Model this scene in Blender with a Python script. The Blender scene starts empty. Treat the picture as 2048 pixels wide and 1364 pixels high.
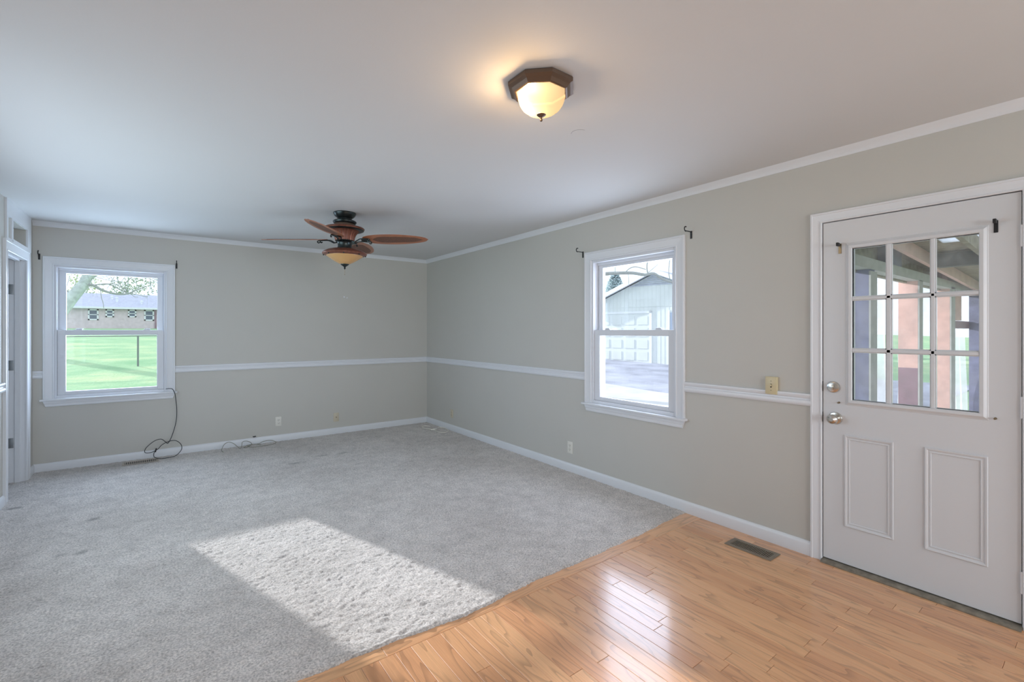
import bpy, bmesh, math, random
import numpy as np
from mathutils import Vector, Matrix, noise as mnoise
random.seed(7); rng = np.random.default_rng(7)
SC = bpy.context.scene; COL = SC.collection
PI = math.pi

# ---------------------------------------------------------------- camera
YAW = 0.6452; EYE = 1.3748
cam_data = bpy.data.cameras.new('camera'); cam = bpy.data.objects.new('camera', cam_data); COL.objects.link(cam)
cam.location = (0, 0, EYE); cam.rotation_euler = (PI/2, 0, -YAW)
cam_data.sensor_width = 36; cam_data.lens = 923.7*36/2048
cam_data.shift_y = -(682-662.36)/2048; cam_data.clip_start = 0.02; cam_data.clip_end = 400
SC.camera = cam
# ---------------------------------------------------------------- view, world, sun, window fill lamps
SC.view_settings.view_transform = 'Standard'; SC.view_settings.look = 'None'
SC.view_settings.exposure = 0.0; SC.view_settings.gamma = 1.0; SC.view_settings.use_curve_mapping = False
SC.cycles.use_denoising = True; SC.cycles.max_bounces = 10; SC.cycles.diffuse_bounces = 5
SC.cycles.transparent_max_bounces = 16; SC.cycles.sample_clamp_indirect = 6
world = bpy.data.worlds.new('sky'); SC.world = world; world.use_nodes = True
bg = world.node_tree.nodes['Background']; bg.inputs[0].default_value = (0.80, 0.90, 1.0, 1); bg.inputs[1].default_value = 1.7
SUN_DIR = Vector((0.31*0.967, -0.95*0.967, -0.255)).normalized()      # the way the low sun travels
sd = bpy.data.lights.new('sun', 'SUN'); so = bpy.data.objects.new('sun', sd); COL.objects.link(so)
sd.energy = 6.4; sd.angle = math.radians(0.8); sd.color = (1, 0.985, 0.96)
so.rotation_euler = SUN_DIR.to_track_quat('-Z', 'Y').to_euler()

XR, XL, YB, YF, H = 3.163, -1.014, 6.336, -3.0, 2.44
WT = 0.15   # wall thickness

def window_fill(name, loc, direction, sx, sy, power, color):
    d = bpy.data.lights.new(name, 'AREA'); o = bpy.data.objects.new(name, d); COL.objects.link(o)
    d.shape = 'RECTANGLE'; d.size = sx; d.size_y = sy; d.energy = power; d.color = color
    o.location = loc; o.rotation_euler = Vector(direction).to_track_quat('-Z', 'Y').to_euler()
# fill lamps added outside the unseen front and left windows to brighten the room
window_fill('fill_front_a', (0.80, YF-0.16, 1.42), (0, 1, 0), 1.2, 1.25, 64, (0.93, 0.97, 1.0))
window_fill('fill_front_b', (2.35, YF-0.16, 1.42), (0, 1, 0), 1.2, 1.25, 64, (0.93, 0.97, 1.0))
window_fill('fill_left', (XL-0.16, 3.55, 1.42), (1, 0, 0), 2.2, 1.25, 40, (0.76, 0.90, 1.0))
window_fill('fill_back', (-0.425, YB+0.2, 1.42), (0, -1, 0), 0.86, 1.2, 36, (0.62, 0.78, 1.0))  # lamp added outside the seen back window to strengthen its light
window_fill('fill_right', (XR+0.2, 2.531, 1.42), (-1, 0, 0), 0.86, 1.2, 26, (0.70, 0.80, 1.0))  # likewise added, outside the seen right window

# ---------------------------------------------------------------- materials
def mat(name, color, rough=0.5, metal=0.0, spec=0.5, bump=0.0, bscale=200.0, var=0.0, vscale=5.0, coat=0.0, emit=None, estr=0.0):
    m = bpy.data.materials.new(name); m.use_nodes = True; nt = m.node_tree; b = nt.nodes['Principled BSDF']
    b.inputs['Base Color'].default_value = (*color, 1); b.inputs['Roughness'].default_value = rough
    b.inputs['Metallic'].default_value = metal; b.inputs['Specular IOR Level'].default_value = spec
    if coat: b.inputs['Coat Weight'].default_value = coat; b.inputs['Coat Roughness'].default_value = 0.05
    if emit: b.inputs['Emission Color'].default_value = (*emit, 1); b.inputs['Emission Strength'].default_value = estr
    tc = nt.nodes.new('ShaderNodeTexCoord')
    if var:
        n = nt.nodes.new('ShaderNodeTexNoise'); n.inputs['Scale'].default_value = vscale; n.inputs['Detail'].default_value = 4
        nt.links.new(tc.outputs['Object'], n.inputs['Vector'])
        r = nt.nodes.new('ShaderNodeMapRange'); r.inputs[1].default_value = 0.3; r.inputs[2].default_value = 0.7
        r.inputs[3].default_value = 1-var; r.inputs[4].default_value = 1+var
        nt.links.new(n.outputs[0], r.inputs[0])
        v = nt.nodes.new('ShaderNodeVectorMath'); v.operation = 'SCALE'; v.inputs[0].default_value = color
        nt.links.new(r.outputs[0], v.inputs['Scale']); nt.links.new(v.outputs[0], b.inputs['Base Color'])
    if bump:
        n = nt.nodes.new('ShaderNodeTexNoise'); n.inputs['Scale'].default_value = bscale; n.inputs['Detail'].default_value = 3
        nt.links.new(tc.outputs['Object'], n.inputs['Vector'])
        bp = nt.nodes.new('ShaderNodeBump'); bp.inputs['Strength'].default_value = bump; bp.inputs['Distance'].default_value = 0.004
        nt.links.new(n.outputs[0], bp.inputs['Height']); nt.links.new(bp.outputs[0], b.inputs['Normal'])
    return m

M = {}
M['wall'] = mat('wall_paint', (0.55, 0.54, 0.50), 0.55, bump=0.06, bscale=180, var=0.015, vscale=1.5)
M['ceiling'] = mat('ceiling_paint', (0.67, 0.675, 0.675), 0.8, bump=0.05, bscale=120, var=0.01, vscale=1.0)
M['trim'] = mat('white_trim_paint', (0.73, 0.75, 0.78), 0.32)
M['door'] = mat('white_door_paint', (0.655, 0.67, 0.69), 0.4, bump=0.03, bscale=60)
M['vinyl'] = mat('white_vinyl', (0.70, 0.72, 0.76), 0.35)
M['gap'] = mat('black_weatherstrip', (0.02, 0.02, 0.02), 0.8)
M['nickel'] = mat('satin_nickel', (0.62, 0.60, 0.56), 0.22, 1.0)
M['darkbrass'] = mat('aged_brass', (0.30, 0.25, 0.17), 0.35, 1.0)
M['hinge'] = mat('grey_painted_hinge', (0.24, 0.26, 0.27), 0.4, 0.4)
M['iron'] = mat('black_iron', (0.02, 0.02, 0.022), 0.45, 0.3)
M['bronze'] = mat('oiled_bronze', (0.045, 0.055, 0.055), 0.32, 0.8)
M['lampbronze'] = mat('brown_bronze', (0.16, 0.11, 0.08), 0.42, 0.6)
M['copper'] = mat('red_copper_finish', (0.22, 0.085, 0.055), 0.35, 0.35, var=0.2, vscale=40)
M['almond'] = mat('almond_plastic', (0.62, 0.54, 0.34), 0.35)
M['ivory'] = mat('ivory_plastic', (0.58, 0.52, 0.40), 0.35)
M['whiteplastic'] = mat('white_plastic', (0.74, 0.72, 0.66), 0.35)
M['slot'] = mat('dark_slot', (0.03, 0.025, 0.02), 0.7)
M['ventbrown'] = mat('brown_painted_steel', (0.24, 0.20, 0.15), 0.4, 0.3)
M['venttan'] = mat('tan_painted_steel', (0.48, 0.42, 0.35), 0.45, 0.2)
M['cordblack'] = mat('black_rubber', (0.025, 0.03, 0.035), 0.5)
M['cordgrey'] = mat('grey_green_cord', (0.25, 0.25, 0.20), 0.5)
M['cordwhite'] = mat('cream_cord', (0.88, 0.85, 0.76), 0.5)
M['threshold'] = mat('weathered_threshold', (0.24, 0.215, 0.17), 0.55, 0.3, var=0.3, vscale=30)
M['subfloor'] = mat('subfloor', (0.06, 0.035, 0.02), 0.9)
M['amber'] = mat('amber_glass', (0.66, 0.38, 0.15), 0.25, coat=0.4)
M['rattan'] = mat('woven_rattan', (0.15, 0.07, 0.045), 0.6, bump=0.6, bscale=400, var=0.25, vscale=120)
M['bladewood'] = mat('blade_wood', (0.36, 0.13, 0.06), 0.35, var=0.15, vscale=20, coat=0.2)
# outdoors
M['brick'] = mat('pale_brick', (0.66, 0.56, 0.58), 0.9, var=0.1, vscale=3)
M['shingle'] = mat('grey_shingles', (0.50, 0.52, 0.62), 0.9, var=0.12, vscale=4)
M['whitepaint'] = mat('exterior_white', (0.78, 0.80, 0.82), 0.6)
M['extglass'] = mat('dark_window_glass', (0.12, 0.15, 0.20), 0.1)
M['darkbeam'] = mat('dark_grey_beam', (0.07, 0.08, 0.075), 0.8)
M['skyglass'] = mat('bluish_glass', (0.42, 0.48, 0.60), 0.15)
M['siding'] = mat('cream_siding', (0.68, 0.71, 0.70), 0.7, var=0.03, vscale=3)
M['asphalt'] = mat('driveway_asphalt', (0.38, 0.39, 0.46), 0.9, var=0.3, vscale=0.8, bump=0.3, bscale=40)
M['concrete'] = mat('pale_concrete', (0.60, 0.59, 0.585), 0.9, var=0.1, vscale=2)
M['bark'] = mat('pale_bark', (0.48, 0.52, 0.50), 0.9, var=0.2, vscale=6, bump=0.5, bscale=20)
M['twig'] = mat('twig_bark', (0.34, 0.35, 0.34), 0.9)
M['leafy'] = mat('spring_leaves', (0.42, 0.50, 0.20), 0.8, var=0.2, vscale=2)
M['leafg'] = mat('green_leaves', (0.22, 0.32, 0.16), 0.8, var=0.3, vscale=2)
M['evergreen'] = mat('blue_evergreen', (0.46, 0.56, 0.58), 0.8, var=0.3, vscale=3)
M['galv'] = mat('galvanised_steel', (0.22, 0.24, 0.24), 0.5, 0.5)
M['redwood'] = mat('pink_red_paint', (0.78, 0.50, 0.44), 0.7, var=0.12, vscale=5)
M['bluewood'] = mat('shaded_blue_wood', (0.20, 0.21, 0.32), 0.7, var=0.2, vscale=8)  # shade on the porch post's house side is put into this colour
M['batten'] = mat('grey_green_batten', (0.50, 0.51, 0.49), 0.7, var=0.1, vscale=8)
M['osb'] = mat('olive_sheathing', (0.38, 0.34, 0.27), 0.8, var=0.25, vscale=12)
M['deck'] = mat('porch_deck', (0.28, 0.20, 0.16), 0.8, var=0.15, vscale=6)
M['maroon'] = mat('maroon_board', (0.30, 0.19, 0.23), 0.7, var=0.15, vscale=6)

def nodes_of(name):
    m = bpy.data.materials.new(name); m.use_nodes = True
    return m, m.node_tree, m.node_tree.nodes, m.node_tree.links, m.node_tree.nodes['Principled BSDF']

def mk_glass(name, tint=(1, 1, 1)):
    m, nt, N, L, b = nodes_of(name); N.remove(b)
    t = N.new('ShaderNodeBsdfTransparent'); t.inputs[0].default_value = (*tint, 1)
    g = N.new('ShaderNodeBsdfGlossy'); g.inputs['Roughness'].default_value = 0.02
    lw = N.new('ShaderNodeLayerWeight'); lw.inputs[0].default_value = 0.5
    pw = N.new('ShaderNodeMath'); pw.operation = 'POWER'; L.new(lw.outputs['Facing'], pw.inputs[0]); pw.inputs[1].default_value = 5
    f = N.new('ShaderNodeMath'); f.operation = 'MULTIPLY_ADD'; L.new(pw.outputs[0], f.inputs[0]); f.inputs[1].default_value = 0.96; f.inputs[2].default_value = 0.04
    mx = N.new('ShaderNodeMixShader'); L.new(f.outputs[0], mx.inputs[0]); L.new(t.outputs[0], mx.inputs[1]); L.new(g.outputs[0], mx.inputs[2])
    L.new(mx.outputs[0], N['Material Output'].inputs[0]); return m
M['glass'] = mk_glass('window_glass', (0.97, 0.98, 1.0))
def mk_dusty():
    m = M['glass'].copy(); m.name = 'dusty_door_glass'; nt = m.node_tree; N, L = nt.nodes, nt.links
    out = N['Material Output']; src = out.inputs[0].links[0].from_socket
    d = N.new('ShaderNodeBsdfTranslucent'); d.inputs[0].default_value = (0.9, 0.92, 0.95, 1)
    d2 = N.new('ShaderNodeBsdfDiffuse'); d2.inputs[0].default_value = (0.8, 0.82, 0.85, 1)
    a = N.new('ShaderNodeMixShader'); L.new(d.outputs[0], a.inputs[1]); L.new(d2.outputs[0], a.inputs[2])
    tc = N.new('ShaderNodeTexCoord'); n = N.new('ShaderNodeTexNoise'); n.inputs['Scale'].default_value = 9; n.inputs['Detail'].default_value = 6; L.new(tc.outputs['Object'], n.inputs['Vector'])
    r = N.new('ShaderNodeMapRange'); r.inputs[1].default_value = 0.35; r.inputs[2].default_value = 0.75; r.inputs[3].default_value = 0.06; r.inputs[4].default_value = 0.22; L.new(n.outputs[0], r.inputs[0])
    mx = N.new('ShaderNodeMixShader'); L.new(r.outputs[0], mx.inputs[0]); L.new(src, mx.inputs[1]); L.new(a.outputs[0], mx.inputs[2]); L.new(mx.outputs[0], out.inputs[0]); return m
M['dustyglass'] = mk_dusty()
def mk_sheet():
    m, nt, N, L, b = nodes_of('milky_plastic_sheet'); N.remove(b)
    t = N.new('ShaderNodeBsdfTransparent'); t.inputs[0].default_value = (0.95, 0.97, 1, 1)
    d = N.new('ShaderNodeBsdfTranslucent'); d.inputs[0].default_value = (0.85, 0.88, 0.92, 1)
    d2 = N.new('ShaderNodeBsdfDiffuse'); d2.inputs[0].default_value = (0.85, 0.88, 0.92, 1)
    a = N.new('ShaderNodeMixShader'); a.inputs[0].default_value = 0.5; L.new(d.outputs[0], a.inputs[1]); L.new(d2.outputs[0], a.inputs[2])
    mx = N.new('ShaderNodeMixShader'); mx.inputs[0].default_value = 0.6; L.new(t.outputs[0], mx.inputs[1]); L.new(a.outputs[0], mx.inputs[2])
    L.new(mx.outputs[0], N['Material Output'].inputs[0]); return m
M['sheet'] = mk_sheet()
def mk_dome():
    m, nt, N, L, b = nodes_of('frosted_warm_glass'); N.remove(b)
    d = N.new('ShaderNodeBsdfTranslucent'); d.inputs[0].default_value = (0.020, 0.0170, 0.0115, 1)
    d2 = N.new('ShaderNodeBsdfDiffuse'); d2.inputs[0].default_value = (0.04, 0.032, 0.022, 1)
    t = N.new('ShaderNodeBsdfTransparent'); t.inputs[0].default_value = (1.0, 0.82, 0.58, 1)
    e = N.new('ShaderNodeEmission'); e.inputs[0].default_value = (1.0, 0.74, 0.44, 1); e.inputs[1].default_value = 0.30
    a = N.new('ShaderNodeMixShader'); a.inputs[0].default_value = 0.3; L.new(d.outputs[0], a.inputs[1]); L.new(d2.outputs[0], a.inputs[2])
    mx = N.new('ShaderNodeMixShader'); mx.inputs[0].default_value = 0.85; L.new(t.outputs[0], mx.inputs[1]); L.new(a.outputs[0], mx.inputs[2])
    ad = N.new('ShaderNodeAddShader'); L.new(mx.outputs[0], ad.inputs[0]); L.new(e.outputs[0], ad.inputs[1])
    L.new(ad.outputs[0], N['Material Output'].inputs[0]); return m
M['dome'] = mk_dome()

def mk_carpet():
    m, nt, N, L, b = nodes_of('beige_grey_carpet'); b.inputs['Roughness'].default_value = 1.0; b.inputs['Specular IOR Level'].default_value = 0.1
    b.inputs['Sheen Weight'].default_value = 0.35; b.inputs['Sheen Roughness'].default_value = 0.5
    tc = N.new('ShaderNodeTexCoord')
    n1 = N.new('ShaderNodeTexNoise'); n1.inputs['Scale'].default_value = 1.3; n1.inputs['Detail'].default_value = 5
    n2 = N.new('ShaderNodeTexNoise'); n2.inputs['Scale'].default_value = 100; n2.inputs['Detail'].default_value = 4; n2.inputs['Roughness'].default_value = 0.7
    n3 = N.new('ShaderNodeTexNoise'); n3.inputs['Scale'].default_value = 9; n3.inputs['Detail'].default_value = 6; n3.inputs['Roughness'].default_value = 0.65
    for n in (n1, n2, n3): L.new(tc.outputs['Object'], n.inputs['Vector'])
    r1 = N.new('ShaderNodeValToRGB'); e = r1.color_ramp.elements
    e[0].position = 0.3; e[0].color = (0.63, 0.58, 0.54, 1); e[1].position = 0.7; e[1].color = (0.80, 0.75, 0.71, 1)
    L.new(n1.outputs[0], r1.inputs[0])
    r2 = N.new('ShaderNodeMapRange'); r2.inputs[1].default_value = 0.3; r2.inputs[2].default_value = 0.62; r2.inputs[3].default_value = 0.40; r2.inputs[4].default_value = 1.15
    L.new(n2.outputs[0], r2.inputs[0])
    r3 = N.new('ShaderNodeMapRange'); r3.inputs[1].default_value = 0.3; r3.inputs[2].default_value = 0.6; r3.inputs[3].default_value = 0.80; r3.inputs[4].default_value = 1.04
    L.new(n3.outputs[0], r3.inputs[0])
    mu = N.new('ShaderNodeMath'); mu.operation = 'MULTIPLY'; L.new(r2.outputs[0], mu.inputs[0]); L.new(r3.outputs[0], mu.inputs[1])
    # small worn stains kept as spots of their own
    sc = mu.outputs[0]
    for (x, y, rx, ry) in STAINS:
        s1 = N.new('ShaderNodeVectorMath'); s1.operation = 'SUBTRACT'; L.new(tc.outputs['Object'], s1.inputs[0]); s1.inputs[1].default_value = (x, y, 0)
        s2 = N.new('ShaderNodeVectorMath'); s2.operation = 'MULTIPLY'; L.new(s1.outputs[0], s2.inputs[0]); s2.inputs[1].default_value = (1/rx, 1/ry, 0)
        ln = N.new('ShaderNodeVectorMath'); ln.operation = 'LENGTH'; L.new(s2.outputs[0], ln.inputs[0])
        ad = N.new('ShaderNodeMath'); ad.operation = 'MULTIPLY_ADD'; L.new(n3.outputs[0], ad.inputs[0]); ad.inputs[1].default_value = 2.2; L.new(ln.outputs[1], ad.inputs[2])
        mr = N.new('ShaderNodeMapRange'); mr.inputs[1].default_value = 1.4; mr.inputs[2].default_value = 2.1; mr.inputs[3].default_value = 0.62; mr.inputs[4].default_value = 1.0
        L.new(ad.outputs[0], mr.inputs[0])
        mm = N.new('ShaderNodeMath'); mm.operation = 'MULTIPLY'; L.new(sc, mm.inputs[0]); L.new(mr.outputs[0], mm.inputs[1]); sc = mm.outputs[0]
    v = N.new('ShaderNodeVectorMath'); v.operation = 'SCALE'; L.new(r1.outputs[0], v.inputs[0]); L.new(sc, v.inputs['Scale'])
    L.new(v.outputs[0], b.inputs['Base Color'])
    bp = N.new('ShaderNodeBump'); bp.inputs['Strength'].default_value = 0.8; bp.inputs['Distance'].default_value = 0.010
    L.new(n2.outputs[0], bp.inputs['Height']); L.new(bp.outputs[0], b.inputs['Normal'])
    return m
STAINS = [(1.41, 5.30, 0.11, 0.05), (1.60, 5.27, 0.09, 0.05), (1.08, 5.17, 0.12, 0.05), (-0.404, 3.87, 0.06, 0.05), (-0.51, 3.9, 0.04, 0.03),
          (-0.40, 4.51, 0.06, 0.04), (-0.93, 5.15, 0.06, 0.03)]
M['carpet'] = mk_carpet()

def mk_wood():
    m, nt, N, L, b = nodes_of('oak_strip_floor')
    b.inputs['Roughness'].default_value = 0.30; b.inputs['Coat Weight'].default_value = 0.7; b.inputs['Coat Roughness'].default_value = 0.12
    tc = N.new('ShaderNodeTexCoord'); at = N.new('ShaderNodeAttribute'); at.attribute_name = 'seed'
    al = N.new('ShaderNodeAttribute'); al.attribute_name = 'along_x'
    sp = N.new('ShaderNodeSeparateXYZ'); L.new(tc.outputs['Object'], sp.inputs[0])
    def math_(op, a, c, d=None):
        n = N.new('ShaderNodeMath'); n.operation = op
        for i, x in enumerate((a, c, d)):
            if x is None: continue
            if isinstance(x, (int, float)): n.inputs[i].default_value = x
            else: L.new(x, n.inputs[i])
        return n.outputs[0]
    # across / along the plank
    ax = math_('MULTIPLY_ADD', math_('SUBTRACT', sp.outputs[1], sp.outputs[0]), al.outputs['Fac'], sp.outputs[0])
    ay = math_('MULTIPLY_ADD', math_('SUBTRACT', sp.outputs[0], sp.outputs[1]), al.outputs['Fac'], sp.outputs[1])
    off = math_('MULTIPLY', at.outputs['Fac'], 57.0)
    cb = N.new('ShaderNodeCombineXYZ'); L.new(ax, cb.inputs[0]); L.new(ay, cb.inputs[1]); L.new(off, cb.inputs[2])
    def nz(sx, sy, detail, rough):
        mp = N.new('ShaderNodeVectorMath'); mp.operation = 'MULTIPLY'; L.new(cb.outputs[0], mp.inputs[0]); mp.inputs[1].default_value = (sx, sy, 1)
        n = N.new('ShaderNodeTexNoise'); n.inputs['Scale'].default_value = 1; n.inputs['Detail'].default_value = detail; n.inputs['Roughness'].default_value = rough
        L.new(mp.outputs[0], n.inputs['Vector']); return n.outputs[0]
    base = nz(8, 1.1, 2, 0.5)
    rings = math_('FRACT', math_('MULTIPLY', base, 9.0), 0)
    rd = N.new('ShaderNodeMapRange'); rd.inputs[1].default_value = 0.0; rd.inputs[2].default_value = 0.30; rd.inputs[3].default_value = 1.0; rd.inputs[4].default_value = 0.0
    L.new(rings, rd.inputs[0])
    fine = nz(220, 7, 4, 0.6); streak = nz(22, 0.9, 3, 0.6)
    tone = N.new('ShaderNodeValToRGB'); e = tone.color_ramp.elements
    e[0].position = 0.0; e[0].color = (0.61, 0.28, 0.13, 1); e[1].position = 1.0; e[1].color = (0.81, 0.455, 0.23, 1)
    t1 = math_('MULTIPLY_ADD', streak, 0.6, math_('MULTIPLY', at.outputs['Fac'], 0.6)); L.new(math_('SUBTRACT', t1, 0.05), tone.inputs[0])
    f1 = N.new('ShaderNodeMapRange'); f1.inputs[1].default_value = 0.35; f1.inputs[2].default_value = 0.65; f1.inputs[3].default_value = 0.90; f1.inputs[4].default_value = 1.05
    L.new(fine, f1.inputs[0])
    dark = math_('MULTIPLY_ADD', math_('MULTIPLY', rd.outputs[0], math_('MULTIPLY', fine, 1.0)), -0.60, 1.0)
    st = N.new('ShaderNodeMapRange'); st.inputs[1].default_value = 0.62; st.inputs[2].default_value = 0.74; st.inputs[3].default_value = 1.0; st.inputs[4].default_value = 0.72
    L.new(nz(5, 0.8, 4, 0.6), st.inputs[0])
    k = math_('MULTIPLY', math_('MULTIPLY', f1.outputs[0], dark), st.outputs[0])
    v = N.new('ShaderNodeVectorMath'); v.operation = 'SCALE'; L.new(tone.outputs[0], v.inputs[0]); L.new(k, v.inputs['Scale'])
    L.new(v.outputs[0], b.inputs['Base Color'])
    bp = N.new('ShaderNodeBump'); bp.inputs['Strength'].default_value = 0.12; bp.inputs['Distance'].default_value = 0.001
    L.new(fine, bp.inputs['Height']); L.new(bp.outputs[0], b.inputs['Normal'])
    return m
M['wood'] = mk_wood()

def mk_grass():
    m, nt, N, L, b = nodes_of('spring_lawn'); b.inputs['Roughness'].default_value = 1.0; b.inputs['Specular IOR Level'].default_value = 0.0
    tc = N.new('ShaderNodeTexCoord')
    n1 = N.new('ShaderNodeTexNoise'); n1.inputs['Scale'].default_value = 0.35; n1.inputs['Detail'].default_value = 8; n1.inputs['Roughness'].default_value = 0.7
    L.new(tc.outputs['Object'], n1.inputs['Vector'])
    r = N.new('ShaderNodeValToRGB'); e = r.color_ramp.elements
    e[0].position = 0.3; e[0].color = (0.26, 0.46, 0.26, 1); e[1].position = 0.72; e[1].color = (0.62, 0.68, 0.40, 1)
    x = r.color_ramp.elements.new(0.5); x.color = (0.38, 0.56, 0.34, 1)
    L.new(n1.outputs[0], r.inputs[0]); L.new(r.outputs[0], b.inputs['Base Color'])
    n2 = N.new('ShaderNodeTexNoise'); n2.inputs['Scale'].default_value = 12; n2.inputs['Detail'].default_value = 5; L.new(tc.outputs['Object'], n2.inputs['Vector'])
    bp = N.new('ShaderNodeBump'); bp.inputs['Strength'].default_value = 0.9; bp.inputs['Distance'].default_value = 0.08
    L.new(n2.outputs[0], bp.inputs['Height']); L.new(bp.outputs[0], b.inputs['Normal'])
    return m
M['grass'] = mk_grass()

# ---------------------------------------------------------------- mesh helpers
def link(name, bm, m, parent=None, smooth=False, kind=None, label=None, cat=None, group=None, loc=None):
    me = bpy.data.meshes.new(name); bmesh.ops.recalc_face_normals(bm, faces=bm.faces); bm.to_mesh(me); bm.free()
    if smooth:
        for p in me.polygons: p.use_smooth = True
        me.set_sharp_from_angle(angle=math.radians(40))
    for mm in (m if isinstance(m, (list, tuple)) else [m]): me.materials.append(M[mm])
    o = bpy.data.objects.new(name, me); COL.objects.link(o)
    if parent: o.parent = parent
    if loc: o.location = loc
    tag(o, label, cat, group, kind); return o
def tag(o, label=None, cat=None, group=None, kind=None):
    if label: o['label'] = label
    if cat: o['category'] = cat
    if group: o['group'] = group
    if kind: o['kind'] = kind
    return o
def empty(name, loc=(0, 0, 0), rz=0, **kw):
    o = bpy.data.objects.new(name, None); COL.objects.link(o); o.location = loc; o.rotation_euler = (0, 0, rz); o.empty_display_size = 0.1
    return tag(o, **kw)
def box(bm, x0, x1, y0, y1, z0, z1, bevel=0.0, mi=0):
    r = bmesh.ops.create_cube(bm, size=1); vs = r['verts']
    for v in vs: v.co = Vector(((x0+x1)/2+v.co.x*(x1-x0), (y0+y1)/2+v.co.y*(y1-y0), (z0+z1)/2+v.co.z*(z1-z0)))
    fs = {f for v in vs for f in v.link_faces}
    for f in fs: f.material_index = mi
    if bevel:
        es = list({e for f in fs for e in f.edges})
        bmesh.ops.bevel(bm, geom=es, offset=bevel, segments=2, affect='EDGES', profile=0.5)
    return bm
def cbox(bm, mp, u0, u1, v0, v1, t0, t1, bevel=0.0, mi=0):
    a = mp(u0, v0, t0); b = mp(u1, v1, t1)
    return box(bm, min(a[0], b[0]), max(a[0], b[0]), min(a[1], b[1]), max(a[1], b[1]), min(a[2], b[2]), max(a[2], b[2]), bevel, mi)
def lathe(bm, prof, n=32, mtx=None, mi=0, phase=0.0):
    rings = []
    for r, z in prof:
        if r < 1e-6: rings.append([bm.verts.new((0, 0, z))])
        else: rings.append([bm.verts.new((r*math.cos(2*PI*i/n+phase), r*math.sin(2*PI*i/n+phase), z)) for i in range(n)])
    fs = []
    for a, b in zip(rings, rings[1:]):
        for i in range(n):
            j = (i+1) % n
            if len(a) == 1 and len(b) == 1: continue
            if len(a) == 1: fs.append(bm.faces.new((a[0], b[i], b[j])))
            elif len(b) == 1: fs.append(bm.faces.new((a[i], b[0], a[j])))
            else: fs.append(bm.faces.new((a[i], b[i], b[j], a[j])))
    for r in (rings[0], rings[-1]):
        if len(r) > 1: fs.append(bm.faces.new(r))
    for f in fs: f.material_index = mi
    if mtx is not None: bmesh.ops.transform(bm, matrix=mtx, verts=[v for r in rings for v in r])
    return bm
def tube(bm, pts, rad, n=8, mi=0):
    pts = [Vector(p) for p in pts]; rings = []; up = Vector((0, 0, 1)); prev = None
    if not hasattr(rad, '__len__'): rad = [rad]*len(pts)
    for i, p in enumerate(pts):
        d = (pts[min(i+1, len(pts)-1)]-pts[max(i-1, 0)]).normalized()
        if prev is None:
            a = d.cross(up if abs(d.z) < 0.9 else Vector((1, 0, 0))).normalized()
        else:
            a = (prev-d*prev.dot(d)).normalized()
        prev = a; b = d.cross(a)
        rings.append([bm.verts.new(p+(a*math.cos(2*PI*k/n)+b*math.sin(2*PI*k/n))*rad[i]) for k in range(n)])
    for r, s in zip(rings, rings[1:]):
        for k in range(n): bm.faces.new((r[k], r[(k+1) % n], s[(k+1) % n], s[k])).material_index = mi
    bm.faces.new(rings[0]); bm.faces.new(rings[-1]); return bm
def spline(pts, k=8):
    pts = [Vector(p) for p in pts]; P = [2*pts[0]-pts[1]]+pts+[2*pts[-1]-pts[-2]]; out = []
    for i in range(1, len(P)-2):
        for j in range(k):
            t = j/k
            out.append(0.5*((2*P[i])+(P[i+1]-P[i-1])*t+(2*P[i-1]-5*P[i]+4*P[i+1]-P[i+2])*t*t+(3*P[i]-P[i-1]-3*P[i+1]+P[i+2])*t**3))
    out.append(pts[-1]); return out
# wall mappings: u along the wall, v up, t out into the room (negative t goes into the wall)
MR = lambda u, v, t: (XR-t, u, v)
MB = lambda u, v, t: (u, YB-t, v)
ML = lambda u, v, t: (XL+t, u, v)
MF = lambda u, v, t: (u, YF+t, v)
def wall(name, mp, u0, u1, holes):
    bm = bmesh.new(); us = sorted({u0, u1, *[h[0] for h in holes], *[h[1] for h in holes]}); vs = sorted({-0.02, H, *[h[2] for h in holes], *[h[3] for h in holes]})
    inh = lambda u, v: any(h[0] < u < h[1] and h[2] < v < h[3] for h in holes)
    V = {}
    def g(u, v, t):
        k = (round(u, 4), round(v, 4), t)
        if k not in V: V[k] = bm.verts.new(mp(u, v, t))
        return V[k]
    for a, b in zip(us, us[1:]):
        for c, d in zip(vs, vs[1:]):
            if inh((a+b)/2, (c+d)/2): continue
            for t in (0, -WT): bm.faces.new((g(a, c, t), g(b, c, t), g(b, d, t), g(a, d, t)))
    for h in holes:
        for (p, q) in (((h[0], h[2]), (h[1], h[2])), ((h[1], h[2]), (h[1], h[3])), ((h[1], h[3]), (h[0], h[3])), ((h[0], h[3]), (h[0], h[2]))):
            ks = sorted({(round(u, 4), round(v, 4)) for (u, v, t) in V if t == 0 and min(p[0], q[0])-1e-6 <= u <= max(p[0], q[0])+1e-6 and min(p[1], q[1])-1e-6 <= v <= max(p[1], q[1])+1e-6})
            for a, b in zip(ks, ks[1:]): bm.faces.new((g(*a, 0), g(*b, 0), g(*b, -WT), g(*a, -WT)))
    return link(name, bm, 'wall', kind='structure')
def sweep(bm, mp, prof, u0, u1):
    """a straight run of moulding: prof = [(t, v)...]"""
    A = [bm.verts.new(mp(u0, v, t)) for t, v in prof]; B = [bm.verts.new(mp(u1, v, t)) for t, v in prof]
    for i in range(len(prof)-1): bm.faces.new((A[i], A[i+1], B[i+1], B[i]))
    bm.faces.new(A); bm.faces.new(B); return bm
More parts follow.
